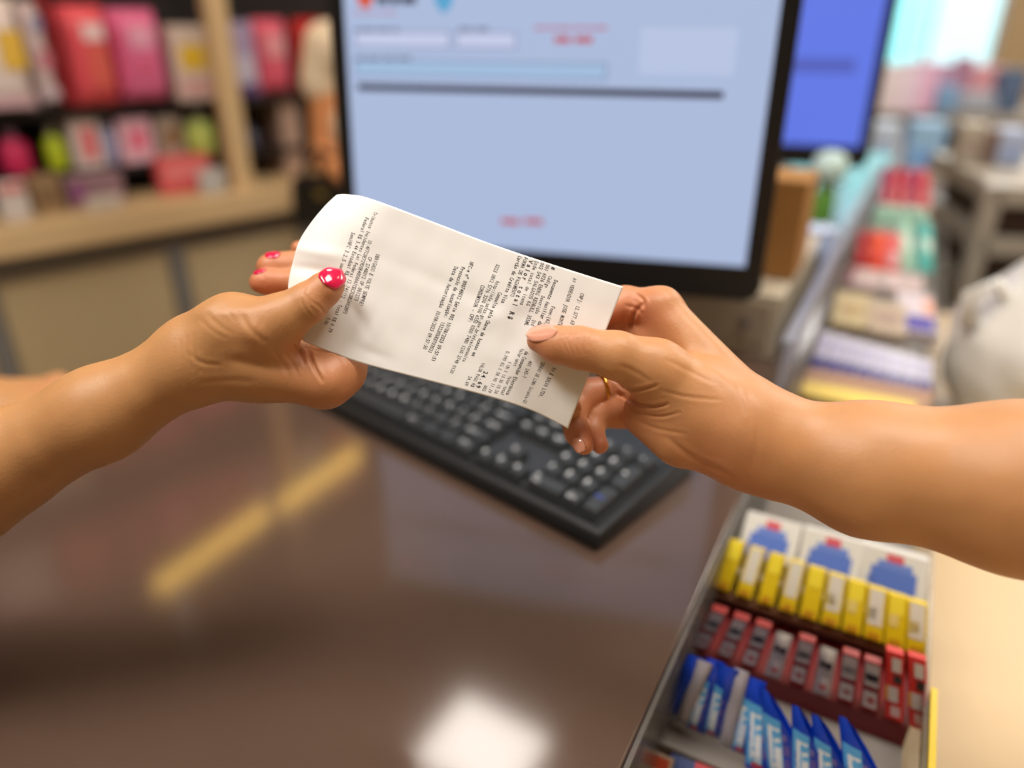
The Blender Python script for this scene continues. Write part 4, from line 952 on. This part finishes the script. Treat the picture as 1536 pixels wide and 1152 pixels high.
MB().box((-.082, .01, .16), (.016, .10, .30)).out('dark_red_side', cm((150, 16, 28)), _e, bevel=.004)
prod('pads_package', 'tall pink package right of the coral red one', 'package', 177, 12, 256, 160, (222, 108, 152), .08, .16, [(-.22, .22, .60, .82, (226, 160, 186), 'pale_emblem'), (-.22, .2, .3, .5, (208, 92, 130), PB)], 'pouch', zfix=zA)
prod('pads_package', 'white and yellow package between the pink one and the oak post', 'package', 258, 38, 312, 122, (208, 190, 180), .10, .12, [(-.3, .4, .42, .75, (222, 184, 50), 'yellow_mark'), (-.4, .4, .08, .3, (206, 160, 160), PB)], 'box', zfix=zA)
zB = zl + .10
lo_ = [('wipes_jar', 'raspberry pink tub at the far left of the lower shelf', 'tub', 0, 195, 50, 262, (206, 40, 92), 'bottle', (150, 120, 150)),
    ('lotion_bottle', 'lime green bottle next to the raspberry tub', 'bottle', 72, 190, 104, 264, (190, 206, 40), 'bottle', (190, 196, 190)),
    ('dolly_box', 'white box with a tall coral figure panel', 'box', 108, 176, 154, 262, (214, 196, 190), 'box', None),
    ('lotion_bottle', 'lilac grey bottle right of the coral panel box', 'bottle', 158, 174, 180, 262, (172, 172, 204), 'bottle', (206, 206, 220)),
    ('lotion_box', 'pink and white box leaning beside the lilac bottle', 'box', 182, 176, 232, 262, (224, 176, 190), 'box', None),
    ('lotion_box', 'beige box with a brown mark on the lower shelf', 'box', 238, 174, 276, 236, (176, 160, 144), 'box', None),
    ('lotion_bottle', 'pale lime bottle against the oak post', 'bottle', 284, 168, 326, 244, (196, 208, 104), 'bottle', (214, 216, 206))]
for (nm, lb_, ct, x0, y0, x1, y1, c_, kd, cp) in lo_:
    bd = {'dolly_box': [(-.15, .3, .2, .8, (226, 104, 112), 'coral_panel')], 'lotion_box': [(-.2, .25, .3, .75, (226, 100, 130) if 'pink' in lb_ else (130, 90, 30), PB)]}.get(nm, [])
    prod('toy_box' if nm == 'dolly_box' else nm, lb_, ct, x0, y0, x1, y1, c_, .16, .07, bd, kd, cp, zfix=zB)
prod('cosmetic_tray', 'coral red tray of cosmetics in front of the beige box', 'tray', 236, 234, 318, 268, (214, 92, 96), .10, .045, [(-.4, .4, .4, .8, (226, 130, 130), PB)], 'box', zfix=zl + .008)
prod('sachet_box', 'mauve low box on the oak ledge under the coral panel box', 'box', 100, 262, 186, 296, (148, 116, 124), .09, .05, [(-.45, -.2, .2, .8, (140, 80, 130), PB)], 'box', zfix=zl + .008)
prod('price_card', 'white card standing on the oak ledge below the raspberry tub', 'sign', -6, 272, 40, 306, (206, 198, 194), .05, .02, [(-.4, .45, .72, .92, (214, 120, 120), 'red_line')], 'box', zfix=zl + .008)
prod('sachet_box', 'tan low box beside the white card on the ledge', 'box', 46, 264, 92, 300, (150, 122, 90), .08, .06, [(-.3, .3, .3, .6, (120, 96, 70), PB)], 'box', zfix=zl + .008)
prod('price_card', 'pale grey card standing on the ledge by the post', 'sign', 300, 254, 338, 284, (190, 188, 184), .03, .02, [(-.3, .3, .3, .5, (170, 170, 168), PB)], 'box', zfix=zl + .008)
prod('price_card', 'pale grey card lying forward on the ledge below the mauve box', 'sign', 130, 296, 186, 314, (200, 190, 178), .015, .03, [(-.3, .3, .3, .5, (176, 168, 160), PB)], 'box', zfix=zl + .008)
# beyond the post
prod('pads_package', 'purple and white package just right of the oak post', 'package', 345, 32, 384, 150, (176, 160, 196), .14, .10, [(-.3, .4, .2, .55, (206, 200, 222), PB), (-.4, .4, .0, .15, (80, 50, 110), 'purple_foot')], 'box', zfix=zA)
prod('pads_package', 'rose pink package behind the post, next to the purple one', 'package', 390, 28, 440, 150, (222, 92, 116), .12, .09, [(-.3, .3, .5, .8, (228, 150, 160), PB)], 'pouch', zfix=zA)
prod('pads_package', 'deep red package partly behind the large monitor', 'package', 452, 28, 500, 150, (190, 24, 30), .12, .10, [(-.3, .3, .5, .7, (206, 60, 60), PB)], 'pouch', zfix=zA)
prod('lotion_bottle', 'dark grey blue bottle right of the post on the lower shelf', 'bottle', 366, 186, 392, 262, (96, 100, 120), .2, .05, [], 'bottle', (70, 70, 84), zfix=zB)
prod('lotion_bottle', 'dark brown bottle right of the grey blue one', 'bottle', 394, 190, 418, 262, (60, 32, 24), .2, .05, [], 'bottle', (40, 26, 22), zfix=zB)
# upper shelves (seen only as the pink reflection in the counter)
rng = random.Random(5); cols = [(226, 100, 130), (206, 70, 90), (232, 170, 190), (220, 206, 206), (214, 96, 96), (180, 60, 90)]
for lvl in (1, 2):
    zz = z2 + (.4795, .9395)[lvl - 1]; x = -1.2
    k = 0
    while x < 0.5:
        w_ = rng.uniform(.14, .2); h = rng.uniform(.24, .34); c_ = cols[(k + lvl) % 6]
        e = empty('pads_package', SM @ Vector((x + w_ / 2, .24, zz)), SHR, '%s package, %s along the %s shelf above the frame' % (('rose', 'red', 'blush', 'white', 'coral', 'wine')[(k + lvl) % 6], ords[k], ('third', 'top')[lvl - 1]), 'package', 'packages on the upper shelves')
        MB().box((0, 0, h / 2), (w_ - .01, .14, h)).out('carton', cm(c_), e, bevel=.01)
        MB().box((0, -.071, h * .6), (w_ * .5, .002, h * .25)).out(PB, cm(tuple(min(255, v + 30) for v in c_)), e); x += w_; k += 1

# ================================================================ shopper beyond the monitor
class Plain:
    def __init__(s, bones, k): s.b = bones; s.k = k
    def f(s, p): return f_group(p, s.b, s.k)
def wb(a, b, ra, rb): return (np.array(a, np.float32), np.array(b, np.float32), ra, rb)
def plain_mesh(name, bones, k, lo, hi, h, m, parent):
    V, Q = surface_nets(Plain(bones, k), lo, hi, h); q0, q1, q2 = V[Q[:, 0]], V[Q[:, 1]], V[Q[:, 2]]
    if (q0 * np.cross(q1 - q0, q2 - q0)).sum() - (V.mean(0) * np.cross(q1 - q0, q2 - q0)).sum() < 0: Q = Q[:, ::-1]
    return mesh_obj(name, V, Q, m, parent, smooth=True)
pc = P(592, 330, 2.1)
m_skin3 = mat('skin_shopper', (222, 152, 100), 0.5); m_blouse = mat('cream_blouse', (236, 218, 190), 0.8); m_skirt = mat('rose_beige_cloth', (196, 160, 136), 0.85, noise=.05, nscale=30); m_hair = mat('dark_hair', (44, 28, 20), 0.5); m_bag = mat('black_leather', (16, 16, 16), 0.35)
sp = empty('person', (pc.x, pc.y, FLZ), R(-18), 'shopper in cream short sleeves and rose beige skirt, mostly hidden behind the large monitor', 'person')
Z = 1.64
# figure facing -y (towards the camera side), feet on the floor; x to the right
body = [wb((0, 0, 1.44), (0, .01, 1.56), .05, .045), wb((0, -.01, 1.62), (0, .01, 1.70), .078, .088), wb((0, -.03, 1.60), (0, -.02, 1.66), .05, .07),
        wb((-.10, 0, 1.36), (.10, 0, 1.36), .07, .07), wb((-.17, 0, 1.38), (-.09, 0, 1.40), .05, .05), wb((.17, 0, 1.38), (.09, 0, 1.40), .05, .05), wb((-.06, 0, 1.15), (.06, 0, 1.15), .10, .10), wb((-.08, 0, .95), (.08, 0, .95), .115, .115),
        wb((-.18, 0, 1.37), (-.215, 0, 1.06), .056, .048), wb((-.215, 0, 1.06), (-.05, -.20, 1.06), .044, .027), wb((.18, 0, 1.37), (.23, .01, 1.10), .050, .040), wb((.23, .01, 1.10), (.235, -.03, .86), .040, .026),
        wb((-.05, -.20, 1.06), (0.02, -.22, 1.06), .030, .032), wb((.235, -.03, .86), (.235, -.04, .77), .030, .032),
        wb((-.09, 0, .90), (-.10, -.01, .50), .085, .058), wb((-.10, -.01, .50), (-.10, .02, .09), .056, .038), wb((.09, 0, .90), (.10, 0, .50), .085, .058), wb((.10, 0, .50), (.10, .03, .09), .056, .038),
        wb((-.10, .02, .05), (-.11, -.14, .035), .042, .032), wb((.10, .03, .05), (.11, -.13, .035), .042, .032), wb((0, -.115, 1.635), (0, -.105, 1.66), .012, .008)]
for q in range(4): body.append(wb((.02, -.235, 1.09 - q * .019), (.10 - .008 * abs(q - 1), -.225, 1.085 - q * .019), .0105, .008))
body.append(wb((.0, -.235, 1.09), (.055, -.27, 1.105), .011, .009))
for s_, hx, hy in ((1, .235, -.04),):
    for q in range(4): body.append(wb((hx + .006, hy - .026 + q * .018, .775), (hx - s_ * .012, hy - .03 + q * .019, .70 + .008 * abs(q - 1)), .0105, .008))
    body.append(wb((hx, hy - .02, .81), (hx - s_ * .02, hy - .05, .75), .011, .009))
plain_mesh('body', body, .03, (-.36, -.24, -.01), (.36, .18, 1.82), .011, m_skin3, sp)
blouse = [wb((-.10, 0, 1.36), (.10, 0, 1.36), .082, .082), wb((-.06, 0, 1.15), (.06, 0, 1.15), .115, .115), wb((-.07, 0, .98), (.07, 0, .98), .125, .125),
          wb((-.18, 0, 1.38), (-.205, 0, 1.28), .064, .066), wb((.18, 0, 1.38), (.226, .005, 1.13), .062, .066)]
plain_mesh('blouse', blouse, .04, (-.36, -.2, .82), (.36, .2, 1.52), .012, m_blouse, sp)
tr = [wb((-.08, 0, .95), (.08, 0, .95), .13, .13), wb((-.09, 0, .92), (-.15, -.01, .58), .11, .13), wb((.09, 0, .92), (.15, -.01, .58), .11, .13), wb((0, 0, .92), (0, -.02, .58), .12, .20)]
plain_mesh('skirt', tr, .06, (-.42, -.3, .3), (.42, .3, 1.12), .013, m_skirt, sp)
hair = [wb((0, .03, 1.68), (0, .045, 1.55), .095, .09), wb((0, .02, 1.72), (0, .03, 1.70), .088, .09), wb((-.07, .04, 1.6), (-.07, .05, 1.42), .045, .03), wb((.07, .04, 1.6), (.07, .05, 1.42), .045, .03)]
plain_mesh('hair', hair, .03, (-.15, -.1, 1.36), (.15, .18, 1.84), .01, m_hair, sp)
for s_ in (-1, 1): MB().lathe([(.001, -.012), (.010, -.006), (.012, 0), (.010, .006), (.001, .012)], (s_ * .032, -.093, 1.665), 12).out('eye', cm((40, 28, 24)), sp, smooth=True)
MB().box((0, -.098, 1.60), (.045, .012, .012)).out('mouth', cm((180, 80, 76)), sp, bevel=.004)
sp.scale = (.9, .9, .9)
bpy.context.view_layer.update()
hb = sp.matrix_world @ Vector((-.14, -.135, 0.0))
bg = empty('handbag', (hb.x, hb.y, FLZ + .79), R(-18), 'black handbag hanging from the shopper\'s forearm, left of the large monitor', 'bag')
MB().box((0, 0, .07), (.22, .08, .14), taper=.88).out('bag_body', m_bag, bg, bevel=.02, seg=3)
MB().tube([(-.07, 0, .13), (-.06, 0, .17), (-.02, .0, .205), (.04, .0, .185), (.06, 0, .13)], .008, 8).out('handle', m_bag, bg, smooth=True)
MB().box((0, -.040, .10), (.03, .006, .02)).out('clasp', mat('brass', (190, 170, 110), .3, metal=1), bg, bevel=.002)

# ================================================================ right background
m_metal = mat('shelf_metal', (176, 168, 156), 0.4, metal=.1); m_dwood = mat('dark_wood', (48, 30, 24), 0.5)
def wbox(name, p0, p1, depth, h_or_y, m, **k): pass
def rprod(name, label, cat, x0, y0, x1, y1, D, col, th=.08, bands=(), group=None, floor_z=None, kind='box', em_=0):
    c = P((x0 + x1) / 2, y1, D); w_ = (x1 - x0) / F * D * .92; tpp = P((x0 + x1) / 2, y0, D); zb = c.z if floor_z is None else floor_z
    k = (tpp.z - CH) / 1.0; r0 = RAY((x0 + x1) / 2, y0); k = c.y / r0.y; zt = CH + r0.z * k; h = max(zt - zb, .02)
    e = empty(name, (c.x, c.y + th / 2, zb), A28 * 0.6, label, cat, group)
    if kind == 'box': MB().box((0, 0, h / 2), (w_, th, h)).out('carton', cm(col), e, bevel=min(.008, w_ * .1))
    else:
        r = w_ / 2; MB().lathe([(r * .9, 0), (r, h * .05), (r, h * .7), (r * .4, h * .85)], (0, 0, 0), 16).out('bottle', cm(col), e, smooth=True); MB().lathe([(r * .45, h * .84), (r * .45, h)], (0, 0, 0), 12).out('cap', cm((235, 235, 240)), e)
    for (u0, u1, v0, v1, bc, nm) in bands: MB().box((w_ * (u0 + u1) / 2, -th / 2 - .001, h * (v0 + v1) / 2), (w_ * (u1 - u0), .002, h * (v1 - v0))).out(nm, cm(bc), e)
    return e
# low shelf rack on the right, dark shelves with grey rails
g0 = P(1500, 420, 1.75)
rkR = empty('shelf_rack', (g0.x, g0.y, FLZ), A28 * .4, 'grey metal rack with dark wooden shelves at the right edge', 'shelf rack')
zr = [P(1490, y, 1.75).z for y in (268, 350, 434)]
W = 1.5
for k, (zz, hh) in enumerate(((zr[0], .045), (zr[1], .045), (zr[2], .05))):
    MB().box((W / 2 - .06, .25, zz - FLZ - hh / 2), (W, .5, hh)).out('shelf_board', m_metal, rkR, bevel=.004)
    if k < 2: MB().box((W / 2 - .06, .22, (zz + zr[k + 1]) / 2 - FLZ - .02), (W - .06, .40, zz - zr[k + 1] - .05)).out('dark_recess', m_dwood, rkR)
MB().box((W / 2 - .06, .25, (zr[2] - FLZ) / 2 - .03), (W - .04, .46, zr[2] - FLZ - .06)).out('plinth', m_metal, rkR)
for xx in (-.06, W - .08): MB().box((xx, .02, (zr[0] - FLZ) / 2), (.04, .04, zr[0] - FLZ)).out('upright', m_metal, rkR, bevel=.004)
zt_ = zr[0]
rprod('detergent_pack', 'pale blue white pack on top of the grey rack at the right edge', 'pack', 1498, 196, 1540, 262, 1.9, (176, 190, 220), .1, [(-.3, .3, .2, .5, (150, 170, 214), PB)], None, zt_)
rprod('cereal_box', 'beige box standing on top of the grey rack', 'box', 1436, 186, 1472, 262, 1.95, (190, 180, 164), .08, [(-.3, .3, .3, .6, (170, 150, 140), PB)], None, zt_)
rprod('cereal_box', 'brown and grey box between the beige and blue ones', 'box', 1475, 196, 1494, 258, 1.92, (134, 110, 98), .08, [(-.3, .3, .3, .6, (110, 84, 76), PB)], None, zt_)
# display tables further back, in front of the shop window
tb = empty('display_table', (*P(1400, 255, 3.0).xy, FLZ), A28 * .6, 'grey topped display table loaded with packs before the shop window', 'table')
ztb = P(1400, 255, 3.0).z
MB().box((.15, .3, ztb - FLZ - .02), (1.1, .7, .04)).out('table_top', m_metal, tb, bevel=.005)
for xx, yy in ((-.36, 0), (.66, 0), (-.36, .6), (.66, .6)): MB().box((xx, yy, (ztb - FLZ - .04) / 2), (.05, .05, ztb - FLZ - .04)).out('leg', m_metal, tb)
rprod('water_pack', 'pale blue white pack at the left of the display table', 'pack', 1308, 186, 1350, 250, 3.0, (206, 220, 240), .15, [(-.3, .3, .3, .6, (170, 196, 232), PB)], None, ztb)
rprod('water_pack', 'light blue pack in the middle of the display table', 'pack', 1366, 184, 1416, 250, 3.0, (160, 200, 236), .15, [(-.3, .3, .1, .4, (120, 170, 236), PB)], None, ztb)
rprod('speaker_box', 'dark navy box right of the light blue pack', 'box', 1416, 192, 1436, 252, 3.05, (40, 46, 66), .12, [(-.3, .3, .2, .5, (30, 34, 50), PB)], None, ztb)
g2 = empty('display_shelf', (*P(1420, 168, 3.9).xy, FLZ), A28 * .6, 'pale display shelf behind the table, stacked with pink and blue packs', 'shelving')
zg = P(1430, 168, 3.9).z
MB().box((.2, .3, zg - FLZ - .03), (1.5, .6, .06)).out('shelf_top', m_metal, g2, bevel=.005)
MB().box((.2, .3, (zg - FLZ - .06) / 2), (1.4, .5, zg - FLZ - .06)).out('plinth', mat('mauve_plinth', (176, 168, 172), .6), g2)
ps = [(1318, 96, 1352, 186, (240, 226, 232), 'tall white pack at the left of the window display'), (1352, 92, 1376, 182, (240, 220, 238), 'tall blush pack next to the tall white one'), (1376, 94, 1402, 160, (236, 190, 222), 'pink pack before the turquoise window'),
      (1402, 96, 1424, 130, (200, 160, 190), 'short mauve pack before the window'), (1408, 128, 1436, 166, (130, 172, 214), 'sky blue pack low on the window display'), (1426, 86, 1450, 130, (190, 140, 165), 'dusty pink pack under the bright window'),
      (1450, 98, 1494, 146, (232, 166, 172), 'salmon pack under the bright window'), (1440, 140, 1494, 166, (170, 176, 190), 'grey box beneath the salmon pack'), (1494, 104, 1534, 160, (84, 104, 136), 'dark blue pack at the right edge of the window display')]
for k, (x0, y0, x1, y1, c_, lb_) in enumerate(ps):
    rprod('window_pack', lb_, 'pack', x0, y0, x1, 168, 3.85 + (0 if y1 > 150 else .25), c_, .12, [(-.3, .3, .5, .8, tuple(min(255, v + 12) for v in c_), PB)], 'packs on the window display', zg)
# white plastic carrier bag on the bench
def crumple(name, c, s, m, parent, seed, amp=.12):
    rng = np.random.RandomState(seed); nu, nv = 56, 36; vs = []; ks = rng.normal(size=(26, 3)); ks /= np.linalg.norm(ks, axis=1)[:, None]; fr = rng.uniform(3, 15, 26); ph = rng.uniform(0, 6.3, 26)
    for j in range(nv + 1):
        th_ = math.pi * j / nv
        for i in range(nu):
            a = 2 * math.pi * i / nu; d = np.array([math.sin(th_) * math.cos(a), math.sin(th_) * math.sin(a), math.cos(th_)])
            r = 1 + amp * np.sum(np.abs(np.sin((ks @ d) * fr + ph)) / fr * 2.4 - .5 / fr * 2) / 3; p = d * r; z = p[2]
            if z > .3: sc_ = 1 - (z - .3) * .75; p[0] *= sc_; p[1] *= sc_; p[2] = .3 + (z - .3) * 1.25
            p[2] = max(p[2], -.8); vs.append((c[0] + p[0] * s[0], c[1] + p[1] * s[1], c[2] + p[2] * s[2]))
    fs = [(j * nu + i, (j + 1) * nu + i, (j + 1) * nu + (i + 1) % nu, j * nu + (i + 1) % nu) for j in range(nv) for i in range(nu)]
    return mesh_obj(name, vs, fs, m, parent, smooth=True)
m_pb = mat('white_film', (240, 238, 232), 0.25, trans=.15, noise=.03, nscale=20)
bc_ = P(1560, 505, .97); pb_ = empty('plastic_bag', (bc_.x, bc_.y, BZ + .001), 0, 'crumpled white plastic carrier bag on the cream bench at the right edge', 'bag')
crumple('bag_film', (0.02, 0.01, .106), (.105, .12, .13), m_pb, pb_, 4)
for s_ in (-1, 1): MB().tube([(s_ * .02 - .02, .0, .17), (s_ * .05 - .02, .01, .21), (s_ * .075 - .02, .02, .19), (s_ * .07 - .02, .01, .15)], [.012, .008, .008, .012], 8).out('handle', m_pb, pb_, smooth=True)
MB().tube([(.02, -.125, .10), (.05, -.12, .12), (.09, -.095, .115)], [.004, .006, .004], 6).out('blue_print', cm((120, 130, 170)), pb_, smooth=True)
